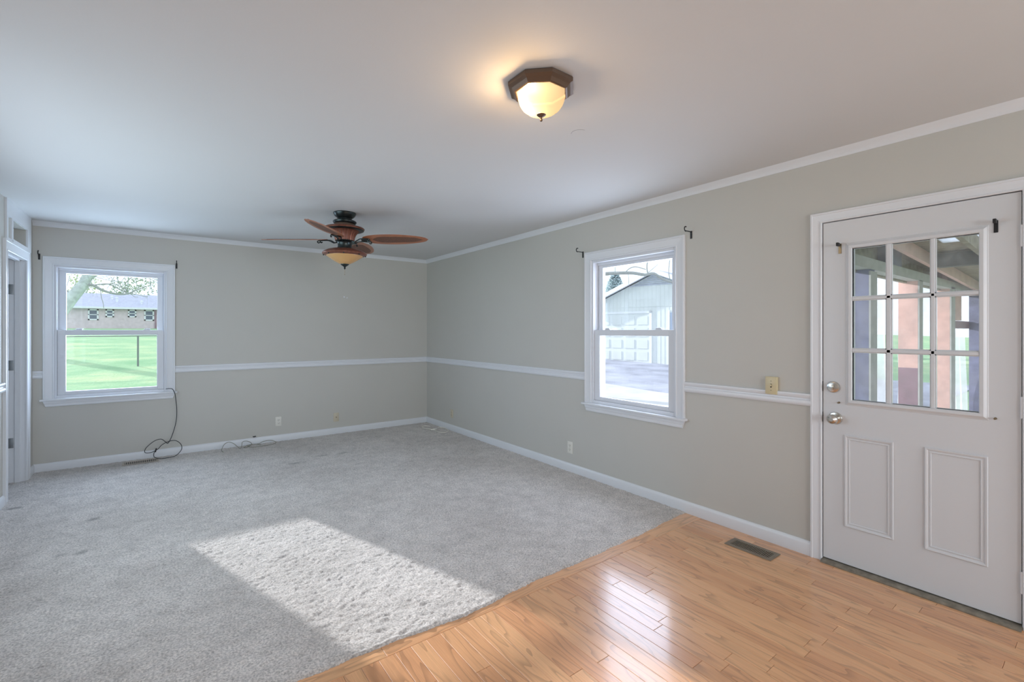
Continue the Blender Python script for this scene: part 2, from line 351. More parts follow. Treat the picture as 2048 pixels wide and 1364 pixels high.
def mould(bm, mp, u0, u1, v0, v1, prof, sides=4):
    """mitred moulding round a rectangle, prof = [(d outward, t)...]; sides=3 leaves the bottom open"""
    loops = []
    for d, t in prof:
        c = [(u0-d, v0-(d if sides == 4 else 0)), (u0-d, v1+d), (u1+d, v1+d), (u1+d, v0-(d if sides == 4 else 0))]
        loops.append([bm.verts.new(mp(u, v, t)) for u, v in c])
    for a, b in zip(loops, loops[1:]):
        for i in range(4 if sides == 4 else 3):
            j = (i+1) % 4; bm.faces.new((a[i], a[j], b[j], b[i]))
    if sides == 3:
        bm.faces.new([l[0] for l in loops]); bm.faces.new([l[3] for l in loops])
    return bm
def ring(bm, mp, u0, u1, v0, v1, w, t0, t1, wb=None, wt=None):
    """rectangular frame: outer rect, stile width w, bottom / top rail widths"""
    wb = w if wb is None else wb; wt = w if wt is None else wt
    cbox(bm, mp, u0, u0+w, v0, v1, t0, t1, 0.002); cbox(bm, mp, u1-w, u1, v0, v1, t0, t1, 0.002)
    cbox(bm, mp, u0+w, u1-w, v0, v0+wb, t0, t1, 0.002); cbox(bm, mp, u0+w, u1-w, v1-wt, v1, t0, t1, 0.002)
    return bm
CASING = lambda w, th=0.019: [(0, 0), (0, th*0.55), (w*0.06, th*0.75), (w*0.14, th*0.75), (w*0.17, th*0.55), (w*0.55, th*0.7), (w*0.78, th*0.8), (w*0.82, th), (w*0.97, th), (w, th*0.85), (w, 0)]

# ---------------------------------------------------------------- room shell
WZ0, WZ1 = 0.712, 2.027
wr = (2.5315-0.44, 2.5315+0.44); wb_ = (-0.425-0.44, -0.425+0.44)
wall('wall_right', MR, YF-WT, YB+WT, [(wr[0], wr[1], WZ0-0.02, WZ1), (0.285-0.02, 1.097+0.02, -0.02, 2.045)])
wall_back = wall('wall_back', MB, XL-WT, XR+WT, [(wb_[0], wb_[1], WZ0-0.02, WZ1)])
OY0, OY1, OZ = 5.385, 6.035, 2.02      # doorway in the left wall
wall('wall_left', ML, YF-WT, YB, [(OY0-0.02, OY1+0.02, -0.02, OZ+0.02), (2.45, 4.65, 0.80, 2.04), (5.56, 6.06, 2.135, 2.30)])
wall('wall_front', MF, XL-WT, XR+WT, [(0.2, 1.4, 0.80, 2.04), (1.75, 2.95, 0.80, 2.04)])
bm = bmesh.new(); box(bm, XL-2.4, XR+WT, YF-WT, YB+WT, H, H+0.12); clg = link('ceiling', bm, 'ceiling', kind='structure')
bm = bmesh.new(); tube(bm, spline([(1.752, 1.799, H), (1.741, 1.775, H), (1.742, 1.752, H), (1.758, 1.733, H), (1.779, 1.722, H)], 4), 0.0008, 5); link('scratch', bm, 'galv', parent=clg)
# thin spackle marks on the back wall
bm = bmesh.new()
for (u, v, r) in ((1.936, 1.836, 0.011), (1.975, 1.826, 0.008)):
    lathe(bm, [(0, 0.0012), (r*0.7, 0.001), (r, 0)], 10, Matrix.Translation((u, YB, v)) @ Matrix.Rotation(PI/2, 4, 'X'))
link('spackle_mark', bm, 'trim', parent=wall_back, smooth=True)


# floor: oak strips as one floor, each strip with its own seed
def plank_floor():
    V, F, seed, alx = [], [], [], []
    def top(x0, x1, y0, y1, s, a):
        g = 0.0005; e = 0.0012; n = len(V)
        V.extend([(x0+g, y0+g, -0.012), (x1-g, y0+g, -0.012), (x1-g, y1-g, -0.012), (x0+g, y1-g, -0.012),
                  (x0+g, y0+g, -e), (x1-g, y0+g, -e), (x1-g, y1-g, -e), (x0+g, y1-g, -e),
                  (x0+g+e, y0+g+e, 0), (x1-g-e, y0+g+e, 0), (x1-g-e, y1-g-e, 0), (x0+g+e, y1-g-e, 0)])
        for q in ((0, 1, 5, 4), (1, 2, 6, 5), (2, 3, 7, 6), (3, 0, 4, 7), (4, 5, 9, 8), (5, 6, 10, 9), (6, 7, 11, 10), (7, 4, 8, 11), (8, 9, 10, 11)):
            F.append(tuple(n+i for i in q)); seed.append(s); alx.append(a)
    w = 0.072; x = XL
    while x < XR:
        x1 = min(x+w, XR); y = YF-0.3-random.random()
        while y < 1.876:
            ln = random.choice((0.32, 0.45, 0.62, 0.8, 1.0, 1.25, 1.5)); y1 = min(y+ln, 1.876)
            if 1.876-y1 < 0.12: y1 = 1.876
            if y1 > YF: top(x, x1, max(y, YF), y1, random.random(), 0.0)
            y = y1
        x = x1
    x = XL
    while x < XR:
        x1 = min(x+1.4+random.random()*0.5, XR); top(x, x1, 1.876, 2.06, random.random()*0.7+0.3, 1.0); x = x1
    me = bpy.data.meshes.new('floor'); me.from_pydata(V, [], F)
    for nm, dat in (('seed', seed), ('along_x', alx)):
        a = me.attributes.new(nm, 'FLOAT', 'FACE'); a.data.foreach_set('value', dat)
    me.materials.append(M['wood']); o = bpy.data.objects.new('floor', me); COL.objects.link(o); tag(o, kind='structure'); return o
floor = plank_floor()
bm = bmesh.new(); box(bm, XL-2.4, XR+0.02, YF, YB+WT, -0.12, -0.0125); link('subfloor', bm, 'subfloor', parent=floor)

# carpet: a tufted pile, wavy cut edge toward the oak
def carpet():
    x0, x1, y1 = XL, XR, YB; s = 0.0085
    nx = int((x1-x0)/s); ny = int((y1-1.95)/s)
    X = np.linspace(x0, x1, nx)
    edge = 1.955+0.004*np.sin(X*9)+0.003*np.sin(X*31+1)+0.05*np.clip((X-2.2)/1.0, 0, 1)-0.035*np.exp(-((X-1.15)/0.35)**2)
    T = np.linspace(0, 1, ny)
    YY = edge[None, :]+(y1-edge)[None, :]*T[:, None]; XX = np.repeat(X[None, :], ny, 0)
    r = rng.normal(size=(ny, nx)); k = r.copy()
    for a in (0, 1): k = (np.roll(k, 1, a)+2*k+np.roll(k, -1, a))/4
    k /= k.std()
    ZZ = 0.009+0.0016*np.clip(k, -2, 2)
    jit = rng.normal(size=(2, ny, nx))*0.0014
    XX = XX+jit[0]; YY = YY+jit[1]; XX[:, 0] = x0; XX[:, -1] = x1
    d = YY-edge[None, :]; ZZ = ZZ*np.clip(0.25+d/0.014, 0, 1)**0.5; ZZ[0] = 0.0005
    YY[0] = edge + rng.normal(size=nx)*0.0018
    co = np.stack([XX, YY, ZZ], -1).reshape(-1, 3).astype(np.float32)
    i = (np.arange(ny-1)[:, None]*nx+np.arange(nx-1)[None, :]).ravel()
    q = np.stack([i, i+1, i+1+nx, i+nx], -1).astype(np.int32)
    me = bpy.data.meshes.new('carpet'); me.vertices.add(len(co)); me.vertices.foreach_set('co', co.ravel())
    me.loops.add(q.size); me.loops.foreach_set('vertex_index', q.ravel()); me.polygons.add(len(q))
    me.polygons.foreach_set('loop_start', np.arange(0, q.size, 4, dtype=np.int32)); me.update(calc_edges=True)
    me.polygons.foreach_set('use_smooth', np.ones(len(q), dtype=bool)); me.materials.append(M['carpet'])
    o = bpy.data.objects.new('floor_carpet', me); COL.objects.link(o); tag(o, kind='structure')
    bm = bmesh.new(); box(bm, XL-2.4, XL, 4.9, YB, -0.01, 0.008); link('carpet_strip', bm, 'carpet', parent=o)
carpet()

# skirting, chair rail, crown
BASE = [(0, 0), (0.014, 0), (0.015, 0.004), (0.015, 0.068), (0.012, 0.078), (0.006, 0.087), (0, 0.088)]
RAIL = [(0, 0.916), (0.012, 0.916), (0.017, 0.921), (0.019, 0.935), (0.017, 0.947), (0.009, 0.953), (0.008, 0.960), (0.013, 0.966), (0.018, 0.980), (0.016, 0.989), (0.0, 0.992)]
CROWN = [(0, 2.394), (0.006, 2.394), (0.010, 2.402), (0.013, 2.412), (0.030, 2.428), (0.036, 2.433), (0.042, 2.44), (0, 2.44)]
DC0, DC1 = 0.228, 1.154   # outer edges of door_1's casing
for name, mp, prof, runs in (
    ('baseboard_right', MR, BASE, [(YF, DC0), (DC1, YB)]), ('baseboard_back', MB, BASE, [(XL, XR)]),
    ('baseboard_left', ML, BASE, [(YF, 5.30), (6.12, YB)]), ('baseboard_front', MF, BASE, [(XL, XR)]),
    ('trim_1', MR, RAIL, [(YF, DC0), (DC1, 2.011), (3.052, YB)]), ('trim_2', MB, RAIL, [(XL, -0.945), (0.095, XR)]),
    ('trim_3', ML, [(t, v-0.02) for t, v in RAIL], [(YF, 2.37), (4.73, 5.30)]),
    ('trim_4', MR, CROWN, [(YF, YB)]), ('trim_5', MB, CROWN, [(XL, XR)]), ('trim_6', MF, CROWN, [(XL, XR)])):
    bm = bmesh.new()
    for a, b in runs: sweep(bm, mp, prof, a, b)
    link(name, bm, 'trim', kind='structure', smooth=True)

# ---------------------------------------------------------------- windows
def window(n, mp, cu, hw=0.44, z0=WZ0, z1=WZ1, stool=True):
    root = empty('window_%d' % n, mp(cu, z0, 0), kind='structure'); inv = Matrix.Translation(root.location).inverted()
    def part(name, bm, m, parent=root, **kw):
        o = link(name, bm, m, parent=None, **kw); o.parent = parent; o.matrix_parent_inverse = inv.copy(); return o
    a, b = cu-hw, cu+hw
    bm = bmesh.new(); mould(bm, mp, a, b, z0, z1, CASING(0.08), 3)
    if stool:
        cbox(bm, mp, a-0.099, b+0.099, z0-0.018, z0, -0.02, 0.046, 0.004)
        A = [(0.0, z0-0.018), (0.019, z0-0.018), (0.019, z0-0.045), (0.016, z0-0.05), (0.016, z0-0.072), (0.011, z0-0.078), (0, z0-0.078)]
        vs0 = [bm.verts.new(mp(a-0.08+(z0-0.018-v)*0.35, v, t)) for t, v in A]; vs1 = [bm.verts.new(mp(b+0.08-(z0-0.018-v)*0.35, v, t)) for t, v in A]
        for i in range(len(A)-1): bm.faces.new((vs0[i], vs0[i+1], vs1[i+1], vs1[i]))
        bm.faces.new(vs0); bm.faces.new(vs1)
    part('window_casing', bm, 'trim', smooth=False)
    bm = bmesh.new(); ring(bm, mp, a, b, z0, z1, 0.018, -0.149, 0.002, wb=0.028, wt=0.022)          # liner
    ring(bm, mp, a+0.012, b-0.012, z0+0.022, z1-0.018, 0.022, -0.145, -0.098, wt=0.03)                 # outer stop
    ring(bm, mp, a+0.014, b-0.014, z0+0.024, z1-0.018, 0.012, -0.060, -0.052, wb=0.004, wt=0.028)    # parting bead
    part('window_frame', bm, 'vinyl')
    gh = hw-0.074; zm0, zm1 = z0+0.629, z0+0.674
    if not stool: zm0, zm1 = (z0+z1)/2-0.02, (z0+z1)/2+0.02
    bm = bmesh.new(); ring(bm, mp, a+0.019, b-0.019, z0+0.029, zm1, hw-0.019-gh, -0.052, -0.014, wb=0.028, wt=zm1-zm0)
    ring(bm, mp, cu-gh-0.004, cu+gh+0.004, z0+0.053, zm0+0.004, 0.010, -0.046, -0.018)
    lo = part('lower_sash', bm, 'vinyl')
    bm = bmesh.new(); ring(bm, mp, a+0.026, b-0.026, zm0+0.002, z1-0.024, hw-0.026-gh+0.003, -0.096, -0.062, wb=0.04, wt=0.047)
    up = part('upper_sash', bm, 'vinyl')
    bm = bmesh.new(); cbox(bm, mp, cu-gh-0.002, cu+gh+0.002, z0+0.055, zm0+0.002, -0.042, -0.038); part('lower_pane', bm, 'glass', parent=root)
    bm = bmesh.new(); cbox(bm, mp, cu-gh, cu+gh, zm1, z1-0.069, -0.082, -0.078); part('upper_pane', bm, 'glass', parent=root)
    for s in (-0.27, 0.27) if stool else ():
        bm = bmesh.new(); c = cu+s
        cbox(bm, mp, c-0.030, c+0.030, zm1-0.001, zm1+0.006, -0.046, -0.018, 0.002)
        cbox(bm, mp, c-0.016, c+0.034, zm1+0.006, zm1+0.017, -0.040, -0.024, 0.003)
        part('sash_latch', bm, 'vinyl')
    return root
window(1, MB, -0.425); window(2, MR, 2.5315)
window(3, ML, 3.55, hw=1.1, z0=0.80, z1=2.04, stool=False)  # unseen window guessed from cool light at left, added to bring light in
window(4, MF, 0.8, hw=0.6, z0=0.80, z1=2.04, stool=False)  # unseen window added behind the camera to let light in
window(5, MF, 2.35, hw=0.6, z0=0.80, z1=2.04, stool=False)  # second unseen front window, added for its light

# ---------------------------------------------------------------- entry door (right wall)
door1 = empty('door_1', (XR, 0.69, 0), kind='structure'); INV1 = Matrix.Translation(door1.location).inverted()
def dpart(name, bm, m, parent=door1, inv=INV1, **kw):
    o = link(name, bm, m, **kw); o.parent = parent
    if parent.type == 'EMPTY': o.matrix_parent_inverse = inv.copy()
    return o
D0, D1, DZ0, DZ1 = 0.289, 1.0925, 0.022, 2.020
G0, G1, GZ0, GZ1 = 0.428, 0.945, 0.979, 1.851
bm = bmesh.new()
mould(bm, MR, D0-0.0035, D1+0.0035, 0, DZ1+0.004, CASING(0.060, 0.019), 3)
dpart('door_casing', bm, 'trim')
bm = bmesh.new()
for (a, b, c, d) in ((D0-0.024, D0-0.0035, 0, DZ1+0.025), (D1+0.0035, D1+0.0245, 0, DZ1+0.025), (D0-0.0035, D1+0.0035, DZ1+0.004, DZ1+0.025)):
    cbox(bm, MR, a, b, c, d, -WT, 0.003)
dpart('door_jamb', bm, 'trim')
bm = bmesh.new()
for (a, b, c, d) in ((D0-0.004, D0+0.004, 0.02, DZ1), (D1-0.004, D1+0.004, 0.02, DZ1), (D0, D1, DZ1-0.004, DZ1+0.005)):
    cbox(bm, MR, a, b, c, d, -0.075, -0.046)
dpart('weatherstrip', bm, 'gap')
bm = bmesh.new()   # leaf with its opening
for (a, b, c, d) in ((D0, G0, DZ0, DZ1), (G1, D1, DZ0, DZ1), (G0, G1, DZ0, GZ0), (G0, G1, GZ1, DZ1)): cbox(bm, MR, a, b, c, d, -0.045, 0)
bmesh.ops.remove_doubles(bm, verts=bm.verts, dist=1e-5)
leaf = dpart('door_leaf', bm, 'door')
LITE = [(0, -0.02), (0, 0.006), (0.004, 0.011), (0.016, 0.012), (0.022, 0.008), (0.027, 0.004), (0.031, 0.003), (0.033, 0)]
bm = bmesh.new(); mould(bm, MR, G0, G1, GZ0, GZ1, LITE)
def muntin(u0, u1, v0, v1):
    vert = (v1-v0) > (u1-u0); w = 0.005
    cbox(bm, MR, u0, u1, v0, v1, -0.016, 0.001)
    if vert: cbox(bm, MR, u0+w, u1-w, v0, v1, -0.016, 0.009, 0.002)
    else: cbox(bm, MR, u0, u1, v0+w, v1-w, -0.016, 0.009, 0.002)
for (a, b) in ((0.584, 0.609), (0.764, 0.792)): muntin(a, b, GZ0, GZ1)
for (a, b) in ((1.251, 1.279), (1.549, 1.575)): muntin(G0, G1, a, b)
dpart('glazing_frame', bm, 'door', parent=leaf)
bm = bmesh.new(); cbox(bm, MR, G0, G1, GZ0, GZ1, -0.026, -0.022); dpart('door_glass', bm, 'dustyglass', parent=leaf)
PAN = [(0, 0), (0, 0.003), (0.004, 0.005), (0.009, 0.002), (0.014, 0.003), (0.018, 0.007), (0.024, 0.008), (0.027, 0.004), (0.027, 0)]
for (a, b) in ((0.397+0.027, 0.629-0.027), (0.757+0.027, 0.983-0.027)):
    bm = bmesh.new(); mould(bm, MR, a, b, 0.241+0.027, 0.772-0.027, PAN); dpart('door_panel', bm, 'door', parent=leaf)
RX = Matrix.Rotation(-PI/2, 4, 'Y')     # lathe axis +z -> -x (into the room)
bm = bmesh.new(); lathe(bm, [(0.0, 0), (0.036, 0), (0.036, 0.003), (0.032, 0.008), (0.020, 0.010), (0.0135, 0.012), (0.012, 0.030), (0.016, 0.034), (0.025, 0.040), (0.0285, 0.050), (0.028, 0.058), (0.022, 0.066), (0.012, 0.0695), (0.011, 0.071), (0, 0.071)], 32, Matrix.Translation((XR, 1.0285, 0.862)) @ RX)
kn = dpart('door_knob', bm, 'nickel', parent=leaf, smooth=True)
bm = bmesh.new(); lathe(bm, [(0.0, 0), (0.034, 0), (0.034, 0.004), (0.031, 0.011), (0.027, 0.013), (0, 0.013)], 32, Matrix.Translation((XR, 1.039, 1.045)) @ RX)
cbox(bm, MR, 1.0345, 1.0435, 1.029, 1.061, 0.012, 0.030, 0.003)
dpart('deadbolt', bm, 'nickel', parent=leaf, smooth=True)
for (u, v, nm) in ((1.011, 0.956, 'hook_screw'), (0.373, 0.959, 'hook_screw')):
    bm = bmesh.new(); lathe(bm, [(0, 0), (0.006, 0), (0.005, 0.003), (0.0025, 0.004), (0.0025, 0.016), (0.005, 0.018), (0.004, 0.022), (0, 0.022)], 12, Matrix.Translation((XR, u, v)) @ RX)
    dpart(nm, bm, 'darkbrass', parent=leaf, smooth=True)
for z in (1.815, 1.022, 0.215):
    bm = bmesh.new()
    lathe(bm, [(0, -0.05), (0.0055, -0.05), (0.0055, 0.05), (0, 0.05)], 12, Matrix.Translation((XR-0.006, D0-0.0015, z)))
    cbox(bm, MR, D0-0.02, D0-0.003, z-0.05, z+0.05, -0.001, 0.0045)
    dpart('door_hinge', bm, 'trim', parent=leaf, smooth=True)
bm = bmesh.new()
for z in (1.045, 0.862): cbox(bm, MR, D1+0.001, D1+0.006, z-0.03, z+0.03, -0.02, 0.0035)
dpart('strike_plate', bm, 'iron')
bm = bmesh.new()
pr = [(-0.15, 0.0), (0.042, 0.0), (0.042, 0.006), (0.030, 0.013), (-0.02, 0.017), (-0.15, 0.012)]
A = [bm.verts.new(MR(D0-0.003, v, t)) for t, v in pr]; B = [bm.verts.new(MR(D1+0.003, v, t)) for t, v in pr]
for i in range(len(pr)-1): bm.faces.new((A[i], A[i+1], B[i+1], B[i]))
bm.faces.new(A); bm.faces.new(B); dpart('threshold', bm, 'threshold')

# ---------------------------------------------------------------- doorway in the left wall
door2 = empty('door_2', (XL, 5.71, 0), kind='structure'); INV2 = Matrix.Translation(door2.location).inverted()
bm = bmesh.new(); mould(bm, ML, OY0, OY1, 0, OZ, CASING(0.09, 0.020), 3); dpart('door_casing', bm, 'trim', door2, INV2)
bm = bmesh.new()
cbox(bm, ML, OY0-0.02, OY0, 0, OZ+0.02, -0.112, 0.001); cbox(bm, ML, OY1, OY1+0.02, 0, OZ+0.02, -0.112, 0.001); cbox(bm, ML, OY0, OY1, OZ, OZ+0.02, -0.112, 0.001)
cbox(bm, ML, OY0, OY0+0.011, 0, OZ, -0.066, -0.031, 0.002); cbox(bm, ML, OY1-0.011, OY1, 0, OZ, -0.066, -0.031, 0.002); cbox(bm, ML, OY0, OY1, OZ-0.011, OZ, -0.066, -0.031, 0.002)
dpart('door_jamb', bm, 'trim', door2, INV2)
bm = bmesh.new(); box(bm, XL-0.118-0.62, XL-0.118, OY1-0.038, OY1-0.003, 0.02, OZ-0.014, 0.002); lf = dpart('door_leaf', bm, 'door', door2, INV2)
for z in (1.752, 1.066, 0.366):
    bm = bmesh.new(); cbox(bm, ML, OY1-0.0035, OY1, z-0.045, z+0.045, -0.109, -0.074, 0.001)
    lathe(bm, [(0, -0.046), (0.006, -0.046), (0.006, 0.046), (0, 0.046)], 10, Matrix.Translation((XL-0.114, OY1-0.006, z)))
    dpart('door_hinge', bm, 'hinge', door2, INV2, smooth=True)
# framed transom recess above the doorway
tr = empty('trim_7', (XL, 5.8, 2.2), kind='structure'); INV3 = Matrix.Translation(tr.location).inverted()
bm = bmesh.new()
TB = [(5.36, 5.405, 2.11, 2.44), (5.405, 6.20, 2.305, 2.44), (5.515, 5.56, 2.13, 2.305), (5.405, 5.515, 2.11, 2.13), (6.06, 6.20, 2.11, 2.305), (5.56, 6.06, 2.11, 2.14)]
for (a, b, c, d) in TB: cbox(bm, ML, a, b, c, d, 0, 0.012)
dpart('transom_frame', bm, 'trim', tr, INV3)
bm = bmesh.new(); cbox(bm, ML, 5.54, 6.08, 2.12, 2.32, -WT-0.01, -WT+0.001); dpart('transom_panel', bm, 'trim', tr, INV3)
# hall beyond the doorway
bm = bmesh.new(); box(bm, XL-2.5, XL-2.4, 4.8, YB+WT, -0.02, H); box(bm, XL-2.5, XL-WT, 4.8, 4.9, -0.02, H); box(bm, XL-2.5, XL-WT, YB, YB+WT, -0.02, H)
link('wall_hall', bm, 'wall', kind='structure')

# ---------------------------------------------------------------- small wall fittings
def plate(mp, u, v, matn, t0=0.0, t1=0.006):
    bm = bmesh.new(); cbox(bm, mp, u-0.035, u+0.035, v-0.0575, v+0.0575, t0, t1, 0.0022); return bm
def fit_root(name, mp, u, v, label, cat, group=None):
    r = empty(name, mp(u, v, 0), label=label, cat=cat, group=group); return r, Matrix.Translation(r.location).inverted()
def duplex(mp, u, v, pm, label, group='outlets low on the walls'):
    r, inv = fit_root('wall_outlet', mp, u, v, label, 'outlet', group)
    dpart('cover_plate', plate(mp, u, v, pm), pm, r, inv, smooth=True)
    for s in (-1, 1):
        bm = bmesh.new(); c = v+s*0.0195
        cbox(bm, mp, u-0.0165, u+0.0165, c-0.0135, c+0.0135, 0.005, 0.008, 0.0015)
        rc = dpart('receptacle', bm, pm, r, inv, smooth=True)
        bm = bmesh.new()
        for du in (-0.0065, 0.0065): cbox(bm, mp, u+du-0.0014, u+du+0.0014, c-0.002, c+0.008, 0.0078, 0.0084)
        cbox(bm, mp, u-0.0025, u+0.0025, c-0.010, c-0.005, 0.0078, 0.0084)
        dpart('slot', bm, 'slot', rc, inv)
    bm = bmesh.new(); cbox(bm, mp, u-0.002, u+0.002, v-0.002, v+0.002, 0.005, 0.0072); dpart('screw', bm, 'hinge', r, inv)
duplex(MB, 1.134, 0.253, 'whiteplastic', 'white duplex outlet with dark slots on the back wall under the chair rail')
duplex(MR, 5.577, 0.240, 'ivory', 'yellowed ivory outlet low on the window wall close to the room corner')
duplex(MR, 3.256, 0.242, 'whiteplastic', 'white duplex outlet low on the wall beside the narrow garage-view window')
r, inv = fit_root('cable_jack', MB, 1.831, 0.228, 'ivory cable jack plate on the back wall between white outlet and corner', 'cable jack')
dpart('cover_plate', plate(MB, 1.831, 0.228, 'ivory'), 'ivory', r, inv, smooth=True)
bm = bmesh.new(); lathe(bm, [(0, 0), (0.0065, 0), (0.0065, 0.008), (0.0045, 0.009), (0.0045, 0.014), (0, 0.014)], 12, Matrix.Translation((1.831, YB-0.004, 0.228)) @ Matrix.Rotation(PI/2, 4, 'X')); dpart('jack', bm, 'darkbrass', r, inv, smooth=True)
r, inv = fit_root('light_switch', MR, 1.382, 1.022, 'almond toggle light switch plate above the chair rail beside the door', 'light switch')
bm = bmesh.new(); cbox(bm, MR, 1.382-0.036, 1.382+0.036, 0.966, 1.079, 0, 0.023, 0.003); dpart('cover_plate', bm, 'almond', r, inv, smooth=True)
bm = bmesh.new(); cbox(bm, MR, 1.382-0.005, 1.382+0.005, 1.010, 1.034, 0.0225, 0.0236); so_ = dpart('toggle_slot', bm, 'slot', r, inv)
bm = bmesh.new(); cbox(bm, MR, 1.382-0.0042, 1.382+0.0042, 1.018, 1.031, 0.022, 0.034, 0.001); dpart('toggle', bm, 'almond', r, inv)
for z in (0.992, 1.052):
    bm = bmesh.new(); lathe(bm, [(0, 0), (0.0035, 0), (0.003, 0.0015), (0, 0.002)], 10, Matrix.Translation((XR-0.0228, 1.382, z)) @ RX); dpart('screw', bm, 'darkbrass', r, inv, smooth=True)

def rod_bracket(mp, u, v, arm, matn, label, group, plate_m='iron', block=False):
    r, inv = fit_root('curtain_rod_bracket', mp, u, v, label, 'curtain rod bracket', group)
    bm = bmesh.new(); cbox(bm, mp, u-0.0075, u+0.0075, v-0.036, v+0.022, 0, 0.004, 0.001); dpart('mounting_plate', bm, plate_m, r, inv)
    bm = bmesh.new(); cbox(bm, mp, u-0.0035, u+0.0035, v+0.012, v+0.018, 0.003, arm, 0.001)
    P = [mp(u, v+0.014+0.017*(1-math.cos(a))-0.002, arm+0.015*math.sin(a)) for a in [PI*k/10*1.25-0.3 for k in range(11)]]
    if block: cbox(bm, mp, u-0.006, u+0.006, v+0.004, v+0.024, arm-0.016, arm+0.014, 0.002)
    else: tube(bm, P, 0.0042, 6)
    dpart('rod_cradle', bm, matn, r, inv)
gb = 'curtain rod brackets'
rod_bracket(MB, -0.970, 2.105, 0.045, 'iron', 'black curtain rod bracket in the corner left of the back window', gb)
rod_bracket(MB, 0.108, 2.105, 0.045, 'iron', 'black curtain rod bracket on the back window upper right corner', gb)
rod_bracket(MR, 3.085, 2.105, 0.075, 'iron', 'dark hook bracket at the far upper corner of the garage-view window', gb)
rod_bracket(MR, 1.962, 2.105, 0.075, 'iron', 'dark hook bracket at the upper corner of the garage-view window nearer the door', gb)
rod_bracket(MR, 1.006, 1.865, 0.035, 'iron', 'small brass and black rod bracket on the white door above the lock side', gb, 'darkbrass', True)
rod_bracket(MR, 0.371, 1.880, 0.035, 'iron', 'black rod bracket on the white door above the hinge side', gb, 'iron', True)

def vent(x0, x1, y0, y1, z, m, label, slats, along_y, inset):
    r = empty('floor_vent', ((x0+x1)/2, (y0+y1)/2, z), label=label, cat='floor vent', group='floor vents'); inv = Matrix.Translation(r.location).inverted()
    bm = bmesh.new(); a, b, c, d = x0+inset, x1-inset, y0+inset, y1-inset; e = 0.004
    for q in ((x0, a, y0, y1), (b, x1, y0, y1), (a, b, y0, c), (a, b, d, y1)): box(bm, q[0], q[1], q[2], q[3], z, z+e, 0.001)
    dpart('grille_frame', bm, m, r, inv)
    bm = bmesh.new(); box(bm, a, b, c, d, z+0.0002, z+0.0008); dpart('duct_opening', bm, 'slot', r, inv)
    for i in range(slats):
        t = (i+0.5)/slats; bm = bmesh.new()
        if along_y: y = c+(d-c)*t; w = (d-c)/slats*0.22; box(bm, a, b, y-w, y+w, z+0.001, z+0.0036)
        else: x = a+(b-a)*t; w = (b-a)/slats*0.22; box(bm, x-w, x+w, c, d, z+0.001, z+0.0036)
        dpart('slat', bm, m, r, inv)
vent(2.893, 3.028, 1.275, 1.562, 0.0005, 'ventbrown', 'brown metal floor vent set in the oak boards near the door', 22, True, 0.026)
vent(-0.345, -0.045, 6.095, 6.235, 0.0135, 'venttan', 'tan floor vent in the carpet under the back window', 17, False, 0.018)

# ---------------------------------------------------------------- cords
def cord(name, pts, rad, m, label, k=8, plug=None):
    bm = bmesh.new(); tube(bm, spline(pts, k), rad, 8)
    o = link(name, bm, m, smooth=True, label=label, cat='cord'); 
    if plug:
        bm = bmesh.new(); tube(bm, plug, [0.006, 0.0068, 0.006][:len(plug)], 10); link('plug', bm, 'iron' if m == 'cordblack' else m, parent=o, smooth=True)
    return o
cord('cable', [(0.015, 6.33, 0.742), (0.04, 6.27, 0.75), (0.07, 6.262, 0.742), (0.092, 6.264, 0.69), (0.103, 6.285, 0.60), (0.110, 6.30, 0.50), (0.106, 6.305, 0.40), (0.088, 6.308, 0.30), (0.058, 6.305, 0.20), (0.030, 6.295, 0.150), (0.010, 6.285, 0.17),
    (-0.03, 6.29, 0.205), (-0.09, 6.285, 0.19), (-0.155, 6.28, 0.13), (-0.165, 6.275, 0.085), (-0.12, 6.275, 0.075), (-0.06, 6.275, 0.10), (-0.02, 6.27, 0.145), (0.04, 6.265, 0.175), (0.10, 6.262, 0.175), (0.145, 6.255, 0.13), (0.15, 6.235, 0.075), (0.10, 6.20, 0.025), (0.03, 6.185, 0.016), (-0.04, 6.19, 0.018), (-0.085, 6.215, 0.035), (-0.09, 6.25, 0.065), (-0.075, 6.27, 0.09)],
    0.0034, 'cordblack', 'black cable hanging from the window stool and coiled on the floor', plug=[(-0.078, 6.268, 0.075), (-0.074, 6.27, 0.095), (-0.068, 6.272, 0.115)])
cord('cord', [(0.53, 6.10, 0.014), (0.52, 6.19, 0.02), (0.555, 6.285, 0.06), (0.60, 6.30, 0.078), (0.645, 6.29, 0.06), (0.68, 6.23, 0.03), (0.70, 6.17, 0.016), (0.72, 6.2, 0.03), (0.74, 6.28, 0.065), (0.79, 6.29, 0.066), (0.83, 6.25, 0.035), (0.78, 6.19, 0.016), (0.74, 6.18, 0.018), (0.80, 6.235, 0.03), (0.90, 6.24, 0.028), (0.96, 6.27, 0.042), (1.04, 6.285, 0.04), (1.09, 6.24, 0.02), (1.05, 6.18, 0.015), (0.95, 6.155, 0.015), (0.84, 6.15, 0.015), (0.78, 6.20, 0.022), (0.86, 6.235, 0.03), (0.92, 6.21, 0.018)],
    0.0032, 'cordgrey', 'thin olive grey cord tangled along the back baseboard')
